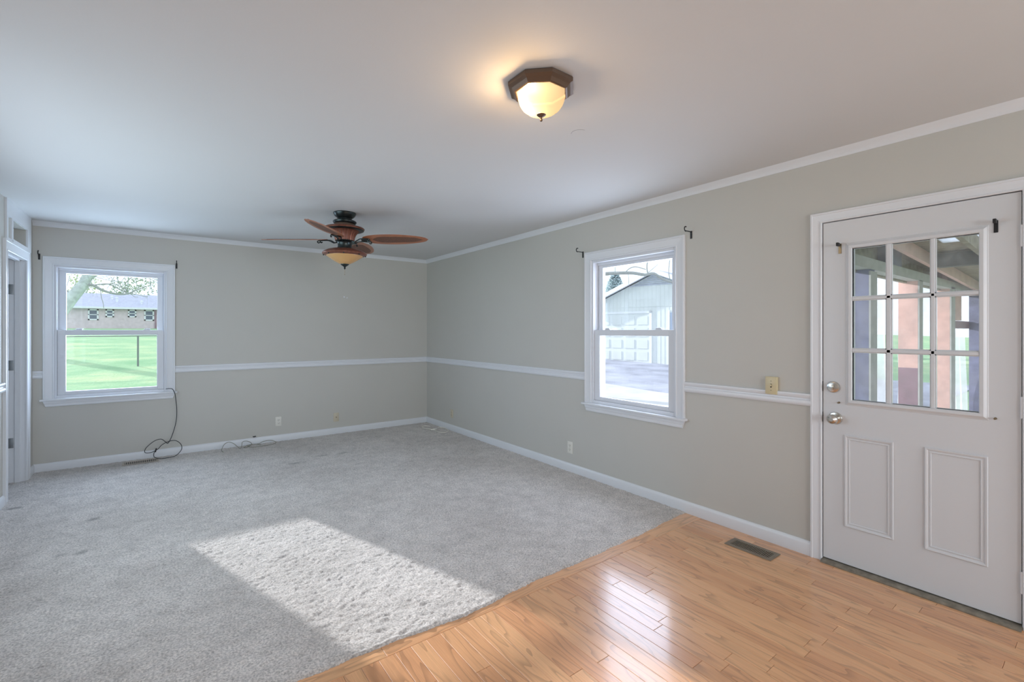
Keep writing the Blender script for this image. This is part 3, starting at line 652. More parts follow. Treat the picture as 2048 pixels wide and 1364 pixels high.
cord('cord', [(x, y, z+0.007) for x, y, z in [(3.02, 5.95, 0.016), (2.97, 6.02, 0.016), (2.91, 5.98, 0.014), (2.905, 5.88, 0.014), (2.93, 5.74, 0.02), (2.945, 5.64, 0.016), (2.95, 5.54, 0.014), (2.98, 5.48, 0.014), (3.05, 5.50, 0.014), (3.11, 5.60, 0.014), (3.13, 5.74, 0.016), (3.09, 5.80, 0.02), (3.02, 5.74, 0.024), (2.97, 5.68, 0.028), (2.92, 5.72, 0.018)]],
    0.0042, 'cordwhite', 'cream phone cord looped on the carpet in the far corner', plug=[(2.92, 5.72, 0.026), (2.945, 5.70, 0.032), (2.96, 5.69, 0.034)])
bm = bmesh.new(); tube(bm, spline([(0.857, YB-0.001, 0.102), (0.863, YB-0.012, 0.100), (0.872, YB-0.014, 0.103), (0.882, YB-0.001, 0.101)], 5), 0.006, 8)
link('cable_stub', bm, 'cordblack', smooth=True, label='tiny black cable stub sticking out on top of the back baseboard', cat='cord')

# ---------------------------------------------------------------- ceiling light
LX, LY = 1.304, 1.522
lamp = empty('ceiling_light', (LX, LY, H), label='octagonal bronze flush ceiling light with glowing frosted bowl', cat='ceiling light')
bm = bmesh.new(); c8 = 1/math.cos(PI/8)
lathe(bm, [(0, -0.001), (0.133*c8, -0.001), (0.137*c8, -0.006), (0.137*c8, -0.020), (0.126*c8, -0.026), (0.122*c8, -0.029), (0.112*c8, -0.041), (0.106*c8, -0.044), (0.1025*c8, -0.044), (0.1025*c8, -0.02), (0, -0.02)], 8, None, phase=PI/8)
link('canopy', bm, 'lampbronze', parent=lamp)
bm = bmesh.new(); lathe(bm, [(0, -0.026), (0.1*c8, -0.026), (0.1*c8, -0.022), (0, -0.022)], 8, None, phase=PI/8); link('glare_baffle', bm, 'gap', parent=lamp)  # black disc added inside the bowl to soak up bulb light
bm = bmesh.new(); prof = [(0.1015*c8, -0.036), (0.1000*c8, -0.048), (0.100, -0.062), (0.094, -0.081), (0.082, -0.100), (0.062, -0.116), (0.036, -0.126), (0.012, -0.130)]
rings = []
n = 48
for i, (rr, z) in enumerate(prof):
    k = max(0.0, 1-i/4.0); row = []
    for j in range(n):
        a = 2*PI*j/n; octr = (rr/c8)/math.cos(((a) % (PI/4))-PI/8) * math.cos(0) if True else rr
        octr = (rr/c8)/math.cos(((a+PI/8) % (PI/4))-PI/8) if i < 2 else rr/math.cos(((a+PI/8) % (PI/4))-PI/8)
        r2 = octr*k+rr*(1-k) if i >= 2 else octr
        row.append(bm.verts.new((r2*math.cos(a), r2*math.sin(a), z)))
    rings.append(row)
for a, b in zip(rings, rings[1:]):
    for j in range(n): bm.faces.new((a[j], a[(j+1) % n], b[(j+1) % n], b[j]))
bm.faces.new(rings[-1]); link('glass_bowl', bm, 'dome', parent=lamp, smooth=True)
bm = bmesh.new(); lathe(bm, [(0, -0.122), (0.017, -0.125), (0.020, -0.129), (0.012, -0.136), (0.005, -0.139), (0.004, -0.146), (0.0062, -0.150), (0.0055, -0.155), (0, -0.159)], 20); link('finial', bm, 'lampbronze', parent=lamp, smooth=True)
bl = bpy.data.lights.new('bulb', 'POINT'); bo = bpy.data.objects.new('bulb', bl); COL.objects.link(bo); bo.parent = lamp
bl.energy = 40; bl.color = (1.0, 0.76, 0.50); bl.shadow_soft_size = 0.022; bo.location = (-0.045, 0.022, -0.076)

# ---------------------------------------------------------------- ceiling fan
FX, FY = 1.300, 4.236
fan = empty('ceiling_fan', (FX, FY, H), label='bronze and copper ceiling fan with leaf blades and amber bowl', cat='ceiling fan')
fan.rotation_euler = (0, 0, -YAW)
def fpart(name, bm, m, parent=fan, smooth=True): return link(name, bm, m, parent=parent, smooth=smooth)
bm = bmesh.new(); lathe(bm, [(0, 0), (0.096, 0), (0.098, -0.006), (0.094, -0.016), (0.086, -0.030), (0.066, -0.048), (0.056, -0.054), (0.056, -0.062), (0, -0.062)], 40); fpart('canopy', bm, 'bronze')
bm = bmesh.new(); lathe(bm, [(0.05, -0.058), (0.094, -0.072), (0.102, -0.080), (0.100, -0.090), (0.090, -0.100), (0.05, -0.102)], 40); fpart('upper_collar', bm, 'bronze')
bm = bmesh.new(); lathe(bm, [(0.04, -0.098), (0.086, -0.100), (0.090, -0.108), (0.090, -0.120), (0.04, -0.124)], 40); fpart('motor_band', bm, 'lampbronze')
bm = bmesh.new(); lathe(bm, [(0.04, -0.118), (0.110, -0.120), (0.165, -0.134), (0.172, -0.142), (0.165, -0.152), (0.150, -0.156), (0.04, -0.158)], 48); fpart('motor_rim', bm, 'copper')
bm = bmesh.new(); prof = [(0.140, -0.155), (0.122, -0.163), (0.106, -0.178), (0.094, -0.198), (0.085, -0.222), (0.080, -0.250)]
rows = []
for rr, z in prof: rows.append([bm.verts.new(((rr*(1+0.035*math.cos(24*2*PI*j/144)))*math.cos(2*PI*j/144), (rr*(1+0.035*math.cos(24*2*PI*j/144)))*math.sin(2*PI*j/144), z)) for j in range(144)])
for a, b in zip(rows, rows[1:]):
    for j in range(144): bm.faces.new((a[j], a[(j+1) % 144], b[(j+1) % 144], b[j]))
bm.faces.new(rows[0]); bm.faces.new(rows[-1]); fpart('fluted_motor_housing', bm, 'copper')
bm = bmesh.new(); lathe(bm, [(0.12, -0.150), (0.164, -0.150), (0.166, -0.156), (0.158, -0.160), (0.128, -0.163), (0.12, -0.160)], 48); fpart('housing_lip', bm, 'bronze')
bm = bmesh.new(); lathe(bm, [(0.03, -0.246), (0.080, -0.248), (0.082, -0.256), (0.070, -0.262), (0.062, -0.272), (0.060, -0.300), (0.064, -0.318), (0.072, -0.328), (0.03, -0.330)], 32); fpart('switch_housing', bm, 'bronze')
bm = bmesh.new(); lathe(bm, [(0.03, -0.322), (0.120, -0.330), (0.150, -0.338), (0.185, -0.358), (0.192, -0.368), (0.188, -0.376), (0.168, -0.386), (0.156, -0.388), (0.150, -0.380), (0.03, -0.372)], 56); rg = fpart('light_kit_rim', bm, 'copper')
for k in range(8):
    bm = bmesh.new(); bmesh.ops.create_icosphere(bm, subdivisions=2, radius=0.007, matrix=Matrix.Translation((0.178*math.cos(k*PI/4+0.3), 0.178*math.sin(k*PI/4+0.3), -0.384))); fpart('stud', bm, 'bronze', rg)
bm = bmesh.new(); lathe(bm, [(0.158, -0.380), (0.156, -0.390), (0.140, -0.402), (0.110, -0.422), (0.075, -0.444), (0.045, -0.458), (0.018, -0.466), (0, -0.468)], 56); fpart('amber_glass_bowl', bm, 'amber')
bm = bmesh.new(); lathe(bm, [(0, -0.456), (0.038, -0.458), (0.036, -0.466), (0.022, -0.476), (0.010, -0.484), (0.006, -0.490), (0.009, -0.497), (0.005, -0.505), (0, -0.512)], 24); fpart('finial', bm, 'bronze')
bm = bmesh.new(); tube(bm, [(0.0, 0, -0.505), (0, 0, -0.552)], 0.0014, 6); bmesh.ops.create_icosphere(bm, subdivisions=1, radius=0.004, matrix=Matrix.Translation((0, 0, -0.555))); fpart('pull_chain', bm, 'darkbrass')
ZB = -0.238
def outline(t):
    """half width of the leaf blade at t in 0..1"""
    return 0.104*max(0.0, math.sin(PI*min(1, t**0.88)))**0.45*(1-0.06*t)+0.004*(1-t)
def blade_mesh(scale=1.0, thick=0.006, r0=0.155, r1=0.752, ts=(0.0, 1.0)):
    bm = bmesh.new(); n = 28; top, bot = [], []
    for i in range(n+1):
        t = ts[0]+(ts[1]-ts[0])*i/n; tt = (t-ts[0])/(ts[1]-ts[0])
        w = outline(t) if scale == 1 else max(0.0008, outline(t)*0.60*min(1, math.sin(PI*max(0, min(1, tt)))*2.2)**0.6)
        x = r0+(r1-r0)*t
        top.append([bm.verts.new((x, s*w, thick/2*(1-0.4*abs(s)))) for s in (-1, -0.5, 0, 0.5, 1)]); bot.append([bm.verts.new((x, s*w, -thick/2*(1-0.4*abs(s)))) for s in (-1, -0.5, 0, 0.5, 1)])
    for L_ in (top, bot):
        for a, b in zip(L_, L_[1:]):
            for k in range(4): bm.faces.new((a[k], a[k+1], b[k+1], b[k]))
    for k in (0, 4):
        for i in range(n): bm.faces.new((top[i][k], top[i+1][k], bot[i+1][k], bot[i][k]))
    for i in (0, n): bm.faces.new((*top[i], *reversed(bot[i])))
    return bm
PITCH = math.radians(13)
for k, ang in enumerate((0, PI/2, PI, 3*PI/2)):
    b = fpart('blade', blade_mesh(), 'bladewood'); b.location = (0, 0, ZB); b.rotation_euler = (PITCH*-1, 0, ang)
    fpart('rattan_insert', blade_mesh(0.6, 0.009, ts=(0.16, 0.92)), 'rattan', b)
    bm = bmesh.new()
    for s in (-1, 1):
        tube(bm, spline([(0.062, s*0.012, -0.022), (0.095, s*0.014, -0.030), (0.120, s*0.016, -0.016), (0.145, s*0.026, -0.008), (0.19, s*0.034, -0.0085), (0.225, s*0.030, -0.010), (0.235, s*0.030, -0.022), (0.225, s*0.030, -0.030), (0.215, s*0.030, -0.024)], 4), 0.0055, 6)
    box(bm, 0.150, 0.215, -0.030, 0.030, -0.009, -0.004, 0.001)
    br = fpart('blade_arm', bm, 'bronze'); br.location = (0, 0, ZB); br.rotation_euler = (PITCH*-1, 0, ang)

# ================================================================ outdoors
def gz(x, y): return -0.5+0.0345*max(0, y-8)+0.0169*max(0, x-4)
def ground():
    bm = bmesh.new(); xs = [-60, -30, -15, -8, -4, 0, 4, 8, 12, 17, 25, 40, 70]; ys = [-20, -5, 2, 5, 8, 12, 16, 20, 24, 32, 45, 60, 80, 110]
    V = [[bm.verts.new((x, y, gz(x, y)-(0 if not (XL-3 < x < XR+1 and YF-1 < y < YB) else 0))) for x in xs] for y in ys]
    for j in range(len(ys)-1):
        for i in range(len(xs)-1): bm.faces.new((V[j][i], V[j][i+1], V[j+1][i+1], V[j+1][i]))
    link('ground_lawn', bm, 'grass', kind='structure')
ground()
def strip(name, pts, m, dz):
    """a paved area draped over the ground from a grid polygon (x0,x1,y0,y1)"""
    bm = bmesh.new(); x0, x1, y0, y1 = pts
    xs = sorted({x0, x1, *[v for v in (4, 6, 8, 10, 12, 14, 16, 17) if x0 < v < x1]}); ys = sorted({y0, y1, *[v for v in (8, 10, 12, 14, 16, 20, 24) if y0 < v < y1]})
    V = [[bm.verts.new((x, y, gz(x, y)+dz)) for x in xs] for y in ys]
    for j in range(len(ys)-1):
        for i in range(len(xs)-1): bm.faces.new((V[j][i], V[j][i+1], V[j+1][i+1], V[j+1][i]))
    return link(name, bm, m, kind='structure')
strip('ground_driveway', (11.2, 19.0, 2.6, 24), 'asphalt', 0.02)
strip('ground_walkway', (5.4, 11.2, 2.6, 16), 'concrete', 0.025)

# neighbour's brick house
HY = 72.0
hs = empty('neighbour_house', (-6, HY, 1.7), label='long low pale brick house with grey roof beyond the back lawn', cat='house'); IH = Matrix.Translation(hs.location).inverted()
bm = bmesh.new(); box(bm, -30, 14, HY, HY+9, 1.2, 4.15); dpart('brick_wall', bm, 'brick', hs, IH)
bm = bmesh.new(); rf = [(-31, HY-0.5, 4.12), (15, HY-0.5, 4.12), (15, HY+9.5, 4.12), (-31, HY+9.5, 4.12), (-31, HY+4.5, 6.05), (15, HY+4.5, 6.05)]
vs = [bm.verts.new(p) for p in rf]
for q in ((0, 1, 5, 4), (3, 4, 5, 2), (0, 4, 3), (1, 2, 5), (0, 3, 2, 1)): bm.faces.new([vs[i] for i in q])
dpart('roof', bm, 'shingle', hs, IH)
bm = bmesh.new(); box(bm, -31, 15, HY-0.6, HY-0.48, 4.0, 4.22); dpart('gutter', bm, 'whitepaint', hs, IH)
for (x0, x1, z0, z1) in ((-7.04, -6.13, 2.66, 3.93), (-5.52, -4.76, 3.03, 3.93), (-3.49, -2.71, 3.06, 3.95), (-1.96, -1.02, 2.66, 3.96), (-11, -10, 2.66, 3.95), (3, 4.2, 2.66, 3.95)):
    bm = bmesh.new(); w = 0.14
    for q in ((x0, x0+w, z0, z1), (x1-w, x1, z0, z1), (x0, x1, z0, z0+w), (x0, x1, z1-w, z1), (x0, x1, (z0+z1)/2-0.04, (z0+z1)/2+0.04)): box(bm, q[0], q[1], HY-0.06, HY+0.02, q[2], q[3])
    wn = dpart('window', bm, 'whitepaint', hs, IH)
    bm = bmesh.new(); box(bm, x0+w, x1-w, HY-0.03, HY-0.01, z0+w, z1-w); dpart('pane', bm, 'extglass', wn, IH)
for (x, y, h) in ((-4.6, HY+1.6, 0.5), (-5.1, HY+2.6, 0.3), (-2.25, HY+1.1, 0.3)):
    bm = bmesh.new(); z = 4.12+(y-HY+0.5)*0.386; lathe(bm, [(0, 0), (0.11, 0), (0.11, h), (0.17, h), (0.17, h+0.1), (0, h+0.16)], 12, Matrix.Translation((x, y, z-0.05))); dpart('roof_vent', bm, 'whitepaint', hs, IH)
bm = bmesh.new(); box(bm, -0.95, -0.80, HY-0.12, HY, 1.7, 4.1); dpart('downspout', bm, 'maroon', hs, IH)

# wire fence across the lawn
fn = empty('wire_fence', (-0.8, 23, 0), label='thin metal rail fence crossing the back lawn', cat='fence'); IF = Matrix.Translation(fn.location).inverted()
bm = bmesh.new(); tube(bm, [(-14, 23, 1.15), (-2.9, 23, 1.174), (0, 23, 1.195), (6, 23, 1.21)], 0.018, 8); dpart('top_rail', bm, 'galv', fn, IF, smooth=True)
for x in (-12.8, -9.8, -6.8, -3.82, -0.817, 2.18, 5.2):
    bm = bmesh.new(); tube(bm, [(x, 23, gz(x, 23)-0.1), (x, 23, 1.2)], 0.03, 8); dpart('post', bm, 'galv', fn, IF, smooth=True)

# garage
TH = math.radians(9); GP = Vector((17.6, 13.5, 0)); GU = Vector((math.sin(TH), -math.cos(TH), 0)); GN = Vector((-math.cos(TH), -math.sin(TH), 0))
gar = empty('garage', (GP.x, GP.y, -0.1), label='white garage with gable, louvred vent and panelled door beyond the driveway', cat='garage'); IG = Matrix.Translation(gar.location).inverted()
def gp(u, v, t): p = GP+GU*u+GN*t; return (p.x, p.y, v)
def gbox(bm, u0, u1, v0, v1, t0, t1):
    c = [gp(u, v, t) for t in (t0, t1) for v in (v0, v1) for u in (u0, u1)]; vs = [bm.verts.new(p) for p in c]
    for q in ((0, 1, 3, 2), (4, 5, 7, 6), (0, 1, 5, 4), (2, 3, 7, 6), (0, 2, 6, 4), (1, 3, 7, 5)): bm.faces.new([vs[i] for i in q])
    return bm
UA, ZA, SL = 0.77, 4.02, 0.40; UL, UR = UA-4.0, UA+4.0
bm = bmesh.new()
pts = [(UL, -0.25), (UR, -0.25), (UR, ZA-SL*4), (UA, ZA), (UL, ZA-SL*4)]
a = [bm.verts.new(gp(u, v, 0)) for u, v in pts]; b = [bm.verts.new(gp(u, v, -7)) for u, v in pts]
bm.faces.new(a); bm.faces.new(b)
for i in range(5): bm.faces.new((a[i], a[(i+1) % 5], b[(i+1) % 5], b[i]))
dpart('siding', bm, 'siding', gar, IG)
bm = bmesh.new()
u = UL
while u < UR:                               # grooves between the upright boards, as battens
    top = ZA-SL*abs(u-UA)-0.03
    gbox(bm, u, u+0.012, -0.2, top, 0.0, 0.008); u += 0.2
gbox(bm, UL, UR, 2.49, 2.515, 0, 0.02)
dpart('siding_batten', bm, 'siding', gar, IG)
bm = bmesh.new()
for s in (-1, 1):
    p0 = (UA, ZA+0.16); p1 = (UA+s*4.4, ZA+0.16-SL*4.4)
    c = [(p0[0], p0[1]), (p1[0], p1[1]), (p1[0], p1[1]-0.2), (p0[0], p0[1]-0.2)]
    f = [bm.verts.new(gp(u, v, 0.42)) for u, v in c]; g = [bm.verts.new(gp(u, v, 0.36)) for u, v in c]
    bm.faces.new(f); bm.faces.new(g)
    for i in range(4): bm.faces.new((f[i], f[(i+1) % 4], g[(i+1) % 4], g[i]))
dpart('rake_board', bm, 'whitepaint', gar, IG)
bm = bmesh.new()
for s in (-1, 1):
    c = [(UA, ZA+0.13), (UA+s*4.38, ZA+0.13-SL*4.38), (UA+s*4.38, ZA+0.095-SL*4.38), (UA, ZA+0.095)]
    f = [bm.verts.new(gp(u, v, 0.355)) for u, v in c]; g = [bm.verts.new(gp(u, v, -7.4)) for u, v in c]
    bm.faces.new(f); bm.faces.new(g)
    for i in range(4): bm.faces.new((f[i], f[(i+1) % 4], g[(i+1) % 4], g[i]))
dpart('roof', bm, 'shingle', gar, IG)
bm = bmesh.new()
for s in (-1, 1):
    c = [(UA, ZA+0.093), (UA+s*4.38, ZA+0.093-SL*4.38), (UA+s*4.38, ZA+0.045-SL*4.38), (UA, ZA+0.045)]
    f = [bm.verts.new(gp(u, v, 0.355)) for u, v in c]; g = [bm.verts.new(gp(u, v, 0.01)) for u, v in c]
    bm.faces.new(f); bm.faces.new(g)
    for i in range(4): bm.faces.new((f[i], f[(i+1) % 4], g[(i+1) % 4], g[i]))
dpart('soffit', bm, 'whitepaint', gar, IG)
bm = bmesh.new(); 
for k in range(5):
    v = 3.53+k*0.085; hw = (3.97-v)/SL*0.95
    if hw > 0.05: gbox(bm, UA-hw, UA+hw, v, v+0.035, 0.0, 0.05)
gbox(bm, UA-1.35, UA+1.35, 3.46, 3.50, 0, 0.04)
dpart('gable_vent', bm, 'shingle', gar, IG)
bm = bmesh.new(); gbox(bm, 0.46, 0.58, -0.2, 2.30, 0, 0.04); gbox(bm, -2.35, 0.58, 2.20, 2.30, 0, 0.04); gbox(bm, -2.35, -2.25, -0.2, 2.3, 0, 0.04); gbox(bm, 1.35, 1.43, -0.1, 2.3, 0, 0.04); dpart('door_trim', bm, 'whitepaint', gar, IG)
bm = bmesh.new(); gbox(bm, -2.25, 0.46, -0.1, 2.20, 0.0, 0.012); gd = dpart('garage_door', bm, 'siding', gar, IG)
bm = bmesh.new()
for j in range(4):
    for i in range(4): gbox(bm, -2.25+0.08+i*0.675, -2.25+0.595+i*0.675, 0.02+j*0.55, 0.42+j*0.55, 0.012, 0.03)
dpart('door_panel', bm, 'siding', gd, IG)
bm = bmesh.new(); gbox(bm, 1.45, 2.35, 0.9, 2.2, 0.0, 0.02); dpart('side_window', bm, 'skyglass', gar, IG)

# trees
def branch(bm, p, d, ln, r, depth, rnd, droop=0.0, spread=0.7, segs=4):
    pts = [p.copy()]; q = p.copy(); dd = d.copy()
    for i in range(segs):
        dd = (dd+Vector((rnd.uniform(-1, 1), rnd.uniform(-1, 1), rnd.uniform(-1, 1)-droop))*0.16).normalized(); q = q+dd*ln/segs; pts.append(q.copy())
    tube(bm, pts, [r*(1-0.55*i/segs) for i in range(segs+1)], 5 if depth < 2 else 7)
    tips = [q]
    if depth > 0:
        for k in range(rnd.choice((2, 3, 3))):
            i = rnd.randint(1, segs); a = Vector((rnd.uniform(-1, 1), rnd.uniform(-1, 1), rnd.uniform(-0.5, 1)))
            tips += branch(bm, pts[i], (dd+a*spread).normalized(), ln*rnd.uniform(0.5, 0.75), r*(1-0.55*i/segs)*0.6, depth-1, rnd, droop, spread, segs)
    return tips
def leaves(bm, centres, n, spread, size, rnd):
    for c in centres:
        for _ in range(n):
            p = c+Vector((rnd.gauss(0, spread), rnd.gauss(0, spread), rnd.gauss(0, spread)))
            a = Vector((rnd.uniform(-1, 1), rnd.uniform(-1, 1), rnd.uniform(-1, 1))).normalized()*size; b = a.orthogonal().normalized()*size*0.6
            bm.faces.new([bm.verts.new(p+a), bm.verts.new(p+b), bm.verts.new(p-a), bm.verts.new(p-b)])
# the leaning tree seen in the back window
R1 = random.Random(3)
tr1 = empty('bare_tree', (-4.6, 30, 0.2), label='large leaning pale tree with bare drooping limb outside the back window', cat='tree'); IT = Matrix.Translation(tr1.location).inverted()
bm = bmesh.new()
tube(bm, spline([(-4.9, 30, 0.0), (-4.5, 30, 1.0), (-4.0, 30, 2.05), (-3.5, 30, 2.95), (-3.1, 30, 3.62), (-2.85, 30.1, 4.3), (-2.4, 30.3, 5.6), (-2.0, 30.5, 7.2)], 4), [0.34-0.0075*i for i in range(29)], 10)
tube(bm, spline([(-3.12, 30, 3.60), (-2.75, 29.9, 4.05), (-2.2, 29.8, 4.45), (-1.4, 29.7, 5.0), (-0.6, 29.6, 6.0)], 4), [0.14-0.006*i for i in range(17)], 8)
dpart('trunk', bm, 'bark', tr1, IT, smooth=True)
bm = bmesh.new()
tube(bm, spline([(-3.05, 30, 3.60), (-2.75, 29.9, 3.58), (-2.5, 29.9, 3.42), (-2.2, 29.9, 3.28), (-1.8, 29.9, 3.20), (-1.45, 29.9, 3.25), (-1.1, 29.9, 3.45), (-0.72, 29.9, 3.66)], 5), [0.075-0.0015*i for i in range(36)], 7)
for pts, r in (([(-2.7, 29.9, 3.6), (-2.2, 29.9, 3.68), (-1.9, 29.9, 3.52), (-1.5, 29.9, 3.28)], 0.026), ([(-2.45, 29.9, 3.62), (-2.0, 29.9, 3.70), (-1.7, 29.9, 3.55), (-1.45, 29.9, 3.40)], 0.02),
               ([(-1.5, 29.9, 3.25), (-1.55, 29.8, 3.7), (-1.35, 29.8, 4.0), (-1.1, 29.8, 4.2)], 0.022), ([(-1.45, 29.9, 3.26), (-1.1, 29.9, 3.22), (-0.85, 29.9, 3.15), (-0.68, 29.9, 3.12)], 0.016),
               ([(-1.35, 29.9, 3.26), (-1.2, 29.9, 3.10), (-1.05, 29.9, 3.10)], 0.012), ([(-2.48, 29.9, 3.42), (-2.44, 29.9, 3.0), (-2.38, 29.9, 2.75), (-2.36, 29.9, 2.5)], 0.014),
               ([(-1.5, 29.9, 3.26), (-1.8, 29.8, 3.8), (-1.9, 29.8, 4.4)], 0.02), ([(-3.4, 30, 3.0), (-3.9, 29.9, 3.6), (-4.1, 29.8, 4.4)], 0.04)):
    tube(bm, spline(pts, 4), r, 5)
for k in range(26):
    p = Vector((R1.uniform(-3.6, -0.5), 29.8+R1.uniform(-0.8, 0.8), R1.uniform(3.9, 5.2))); branch(bm, p, Vector((R1.uniform(-1, 1), R1.uniform(-0.5, 0.5), R1.uniform(-0.9, 0.4))).normalized(), 0.9, 0.012, 1, R1, 0.2)
dpart('branch', bm, 'twig', tr1, IT)
def big_tree(name, x, y, h, rad, seed, lm, label, nleaf=30, size=0.14, spread=0.55, group='budding trees beyond the neighbour house', bare=False):
    rnd = random.Random(seed); z = gz(x, y); t = empty(name, (x, y, z), label=label, cat='tree', group=group); I = Matrix.Translation(t.location).inverted()
    bm = bmesh.new(); tips = branch(bm, Vector((x, y, z-0.3)), Vector((rnd.uniform(-.1, .1), 0, 1)).normalized(), h*0.45, rad, 4, rnd, -0.1, 0.85)
    dpart('trunk', bm, 'bark', t, I)
    if not bare:
        bm = bmesh.new(); leaves(bm, tips, nleaf, spread, size, rnd); dpart('crown', bm, lm, t, I)
    return t
far = [(-17, 92, 13, 'leafy', 'yellow-green budding tree over the leftmost stretch of the neighbour roof'), (-10, 94, 14, 'leafy', 'tall budding tree over the middle of the neighbour roof behind the leaning limb'),
       (-4, 92, 13, 'leafg', 'green leafing tree behind the neighbour roof vents'), (2, 93, 14, 'leafg', 'tall green tree at the right end of the neighbour roof')]
for i, (x, y, h, lm, lab) in enumerate(far): big_tree('budding_tree', x, y, h, 0.3, 20+i, lm, lab, 12, 0.16, 0.9)
# things seen in the right window: limb over the garage, evergreen behind it
lt = empty('limb_tree', (8.2, 11.2, gz(8.2, 11.2)), label='grey tree limb arching across the sky above the garage roof', cat='tree'); IL = Matrix.Translation(lt.location).inverted()
bm = bmesh.new(); tube(bm, spline([(8.2, 11.2, -0.6), (8.25, 11.2, 1.5), (8.3, 11.0, 3.0), (8.9, 10.4, 3.2)], 4), [0.24-0.008*i for i in range(13)], 10); dpart('trunk', bm, 'bark', lt, IL, smooth=True)
bm = bmesh.new()
tube(bm, spline([(8.3, 11.0, 2.7), (9.3, 9.6, 2.92), (10.08, 9, 3.015), (10.45, 9, 3.065), (11.3, 9, 3.14), (11.95, 9, 3.13), (12.4, 9, 3.20), (12.9, 9, 3.05), (13.8, 9, 2.95)], 4), [0.060-0.0007*i for i in range(33)], 7)
for pts, r in (([(11.0, 9, 3.12), (11.2, 9, 3.26), (11.5, 9, 3.34), (12.0, 9, 3.30)], 0.014), ([(12.1, 9, 3.14), (12.05, 9, 3.4), (12.12, 9, 3.7), (12.1, 9, 4.1)], 0.018),
               ([(11.15, 9, 3.12), (11.18, 9, 2.9), (11.16, 9, 2.78)], 0.008), ([(13.3, 9, 3.0), (13.2, 9, 3.3), (13.25, 9, 3.7)], 0.013), ([(12.1, 9, 3.2), (12.3, 9, 3.32), (12.6, 9, 3.5)], 0.008)):
    tube(bm, spline(pts, 4), r, 5)
dpart('branch', bm, 'twig', lt, IL)
rnd = random.Random(5); ev = empty('evergreen_tree', (25.8, 22.0, 0.4), label='pale blue-green conifer poking above the garage roof edge', cat='tree'); IE = Matrix.Translation(ev.location).inverted()
bm = bmesh.new(); tube(bm, [(25.8, 22.0, 0), (25.8, 22.0, 6.2)], [0.2, 0.02], 8); dpart('trunk', bm, 'bark', ev, IE)
bm = bmesh.new()
for k in range(5200):
    z = rnd.uniform(0.8, 5.6); rr = (5.9-z)*0.52*math.sqrt(rnd.random()); a_ = rnd.uniform(0, 2*PI)
    p = Vector((25.8+rr*math.cos(a_), 22.0+rr*math.sin(a_), z)); a = Vector((rnd.uniform(-1, 1), rnd.uniform(-1, 1), rnd.uniform(-1, 1))).normalized()*0.11; b = a.orthogonal().normalized()*0.05
    bm.faces.new([bm.verts.new(p+a), bm.verts.new(p+b), bm.verts.new(p-a), bm.verts.new(p-b)])
dpart('crown', bm, 'evergreen', ev, IE)

# ---------------------------------------------------------------- lean-to porch outside the door
po = empty('porch', (XR+WT, 0.9, -0.3), label='unfinished lean-to porch of red and grey timber outside the door', cat='porch'); IP = Matrix.Translation(po.location).inverted()
def pp(name, m, *boxes):
    bm = bmesh.new()
    for q in boxes: box(bm, *q)
    return dpart(name, bm, m, po, IP)
X0 = XR+WT+0.01
pp('deck', 'deck', (X0, 11.6, -1.8, 1.8, -0.35, -0.12))
pp('post', 'bluewood', (5.837, 6.02, 1.602, 1.74, -0.15, 2.02))
pp('corner_batten', 'batten', (5.837, 6.043, 1.585, 1.601, -0.15, 2.0))
pp('post', 'redwood', (7.716, 7.86, 1.602, 1.80, 0.90, 2.03)); pp('post_lower_shade', 'maroon', (7.716, 7.86, 1.602, 1.80, -0.15, 0.90))  # darker lower piece stands in for shade on the post
pp('corner_batten', 'batten', (7.716, 7.885, 1.585, 1.601, -0.15, 2.03))
pp('post', 'redwood', (9.509, 9.75, 1.602, 1.745, -0.15, 2.05)); pp('corner_batten', 'batten', (9.509, 9.78, 1.585, 1.601, -0.15, 2.05))
pp('post', 'bluewood', (11.05, 11.25, 1.30, 1.62, -0.15, 2.05))
pp('top_plate', 'batten', (X0, 11.25, 1.585, 1.70, 2.02, 2.13))
pp('header', 'osb', (X0, 11.25, 1.71, 1.75, 2.0, 2.42))
pp('block', 'bluewood', (6.5, 7.0, 1.60, 1.70, 2.135, 2.33)); pp('block', 'maroon', (9.0, 9.35, 1.60, 1.70, 2.135, 2.28))
pp('panel', 'redwood', (9.9, 10.45, 1.62, 1.66, 1.55, 1.98)); pp('panel', 'maroon', (9.9, 11.05, 1.62, 1.66, 1.42, 1.54))
def rafter(y, m, z0=2.50, z1=2.10, d=0.14, name='rafter'):
    bm = bmesh.new(); x1 = 11.5
    pts = [(X0, z0-d), (x1, z1-d), (x1, z1), (X0, z0)]
    a = [bm.verts.new((x, y, z)) for x, z in pts]; b = [bm.verts.new((x, y+0.045, z)) for x, z in pts]
    bm.faces.new(a); bm.faces.new(b)
    for i in range(4): bm.faces.new((a[i], a[(i+1) % 4], b[(i+1) % 4], b[i]))
    dpart(name, bm, m, po, IP)
for y, m in ((1.40, 'redwood'), (0.9, 'osb'), (0.4, 'redwood'), (-0.1, 'osb'), (-0.6, 'redwood'), (-1.1, 'osb')): rafter(y, m)
RZ = lambda x: 2.505-0.0485*(x-X0)
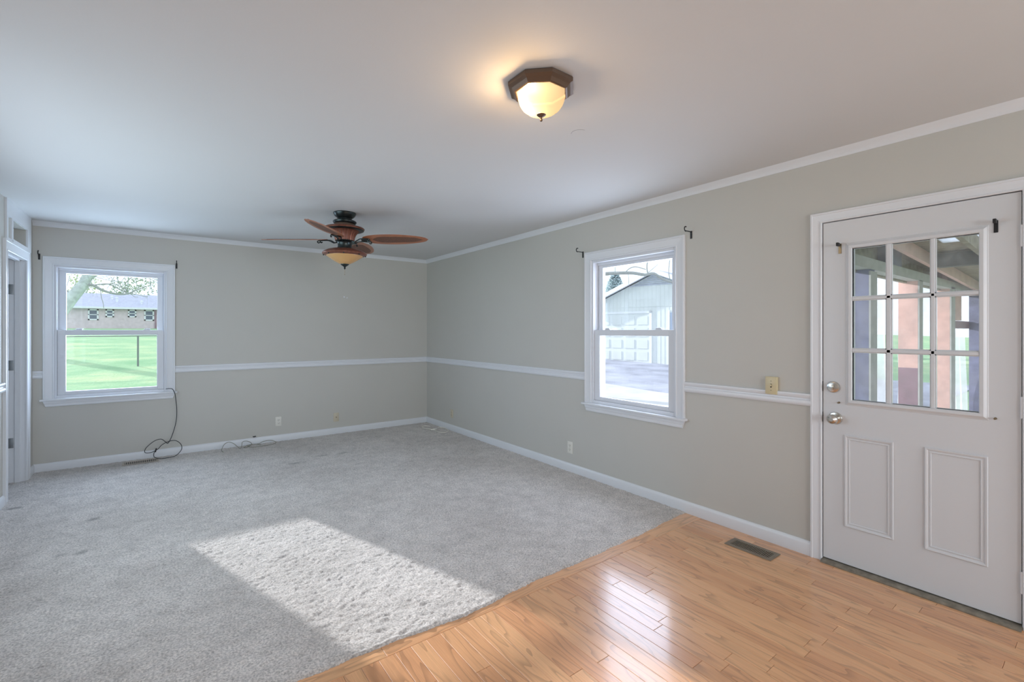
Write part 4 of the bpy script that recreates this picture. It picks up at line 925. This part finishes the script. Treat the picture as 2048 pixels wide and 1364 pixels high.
def roof_piece(bm, x0, x1, y0, y1, th=0.02):
    pts = [(x0, RZ(x0)), (x1, RZ(x1)), (x1, RZ(x1)+th), (x0, RZ(x0)+th)]
    a = [bm.verts.new((x, y0, z)) for x, z in pts]; b = [bm.verts.new((x, y1, z)) for x, z in pts]
    bm.faces.new(a); bm.faces.new(b)
    for i in range(4): bm.faces.new((a[i], a[(i+1) % 4], b[(i+1) % 4], b[i]))
bm = bmesh.new()
for q in ((X0, 5.95, -1.8, 1.85), (6.8, 11.6, -1.8, 1.85), (5.95, 6.8, 1.2, 1.85), (5.95, 6.8, -1.8, 0.0)): roof_piece(bm, *q)
dpart('roof_sheathing', bm, 'osb', po, IP)
bm = bmesh.new(); roof_piece(bm, 5.93, 6.82, -0.02, 1.22, 0.004); dpart('translucent_roof_panel', bm, 'sheet', po, IP)
pp('beam', 'darkbeam', (7.30, 7.42, -1.8, 1.34, 2.13, 2.29))
# draped milky plastic between the posts
def sheet(x0, x1, y, z0, z1, amp, seed):
    rnd = random.Random(seed); bm = bmesh.new(); nx, nz = 26, 20; V = []
    for j in range(nz+1):
        row = []
        for i in range(nx+1):
            s = i/nx; t = j/nz; row.append(bm.verts.new((x0+(x1-x0)*s+0.03*math.sin(t*5+seed), y+amp*math.sin(s*16+t*2.2+seed)*(0.4+0.6*(1-t)), z0+(z1-z0)*t)))
        V.append(row)
    for j in range(nz):
        for i in range(nx): bm.faces.new((V[j][i], V[j][i+1], V[j+1][i+1], V[j+1][i]))
    dpart('plastic_sheet', bm, 'sheet', po, IP, smooth=True)
sheet(9.85, 11.0, 1.66, -0.1, 1.62, 0.03, 1); sheet(6.5, 7.6, 1.9, -0.1, 2.0, 0.05, 2); sheet(8.1, 9.2, 1.9, -0.1, 1.1, 0.05, 4)
# white fence panel seen beyond the porch
bm = bmesh.new()
for k in range(40): box(bm, 12+k*0.3, 12.27+k*0.3, 6.6, 6.63, -0.5, 1.35)
link('board_fence', bm, 'whitepaint', label='white board fence beyond the porch posts', cat='fence')
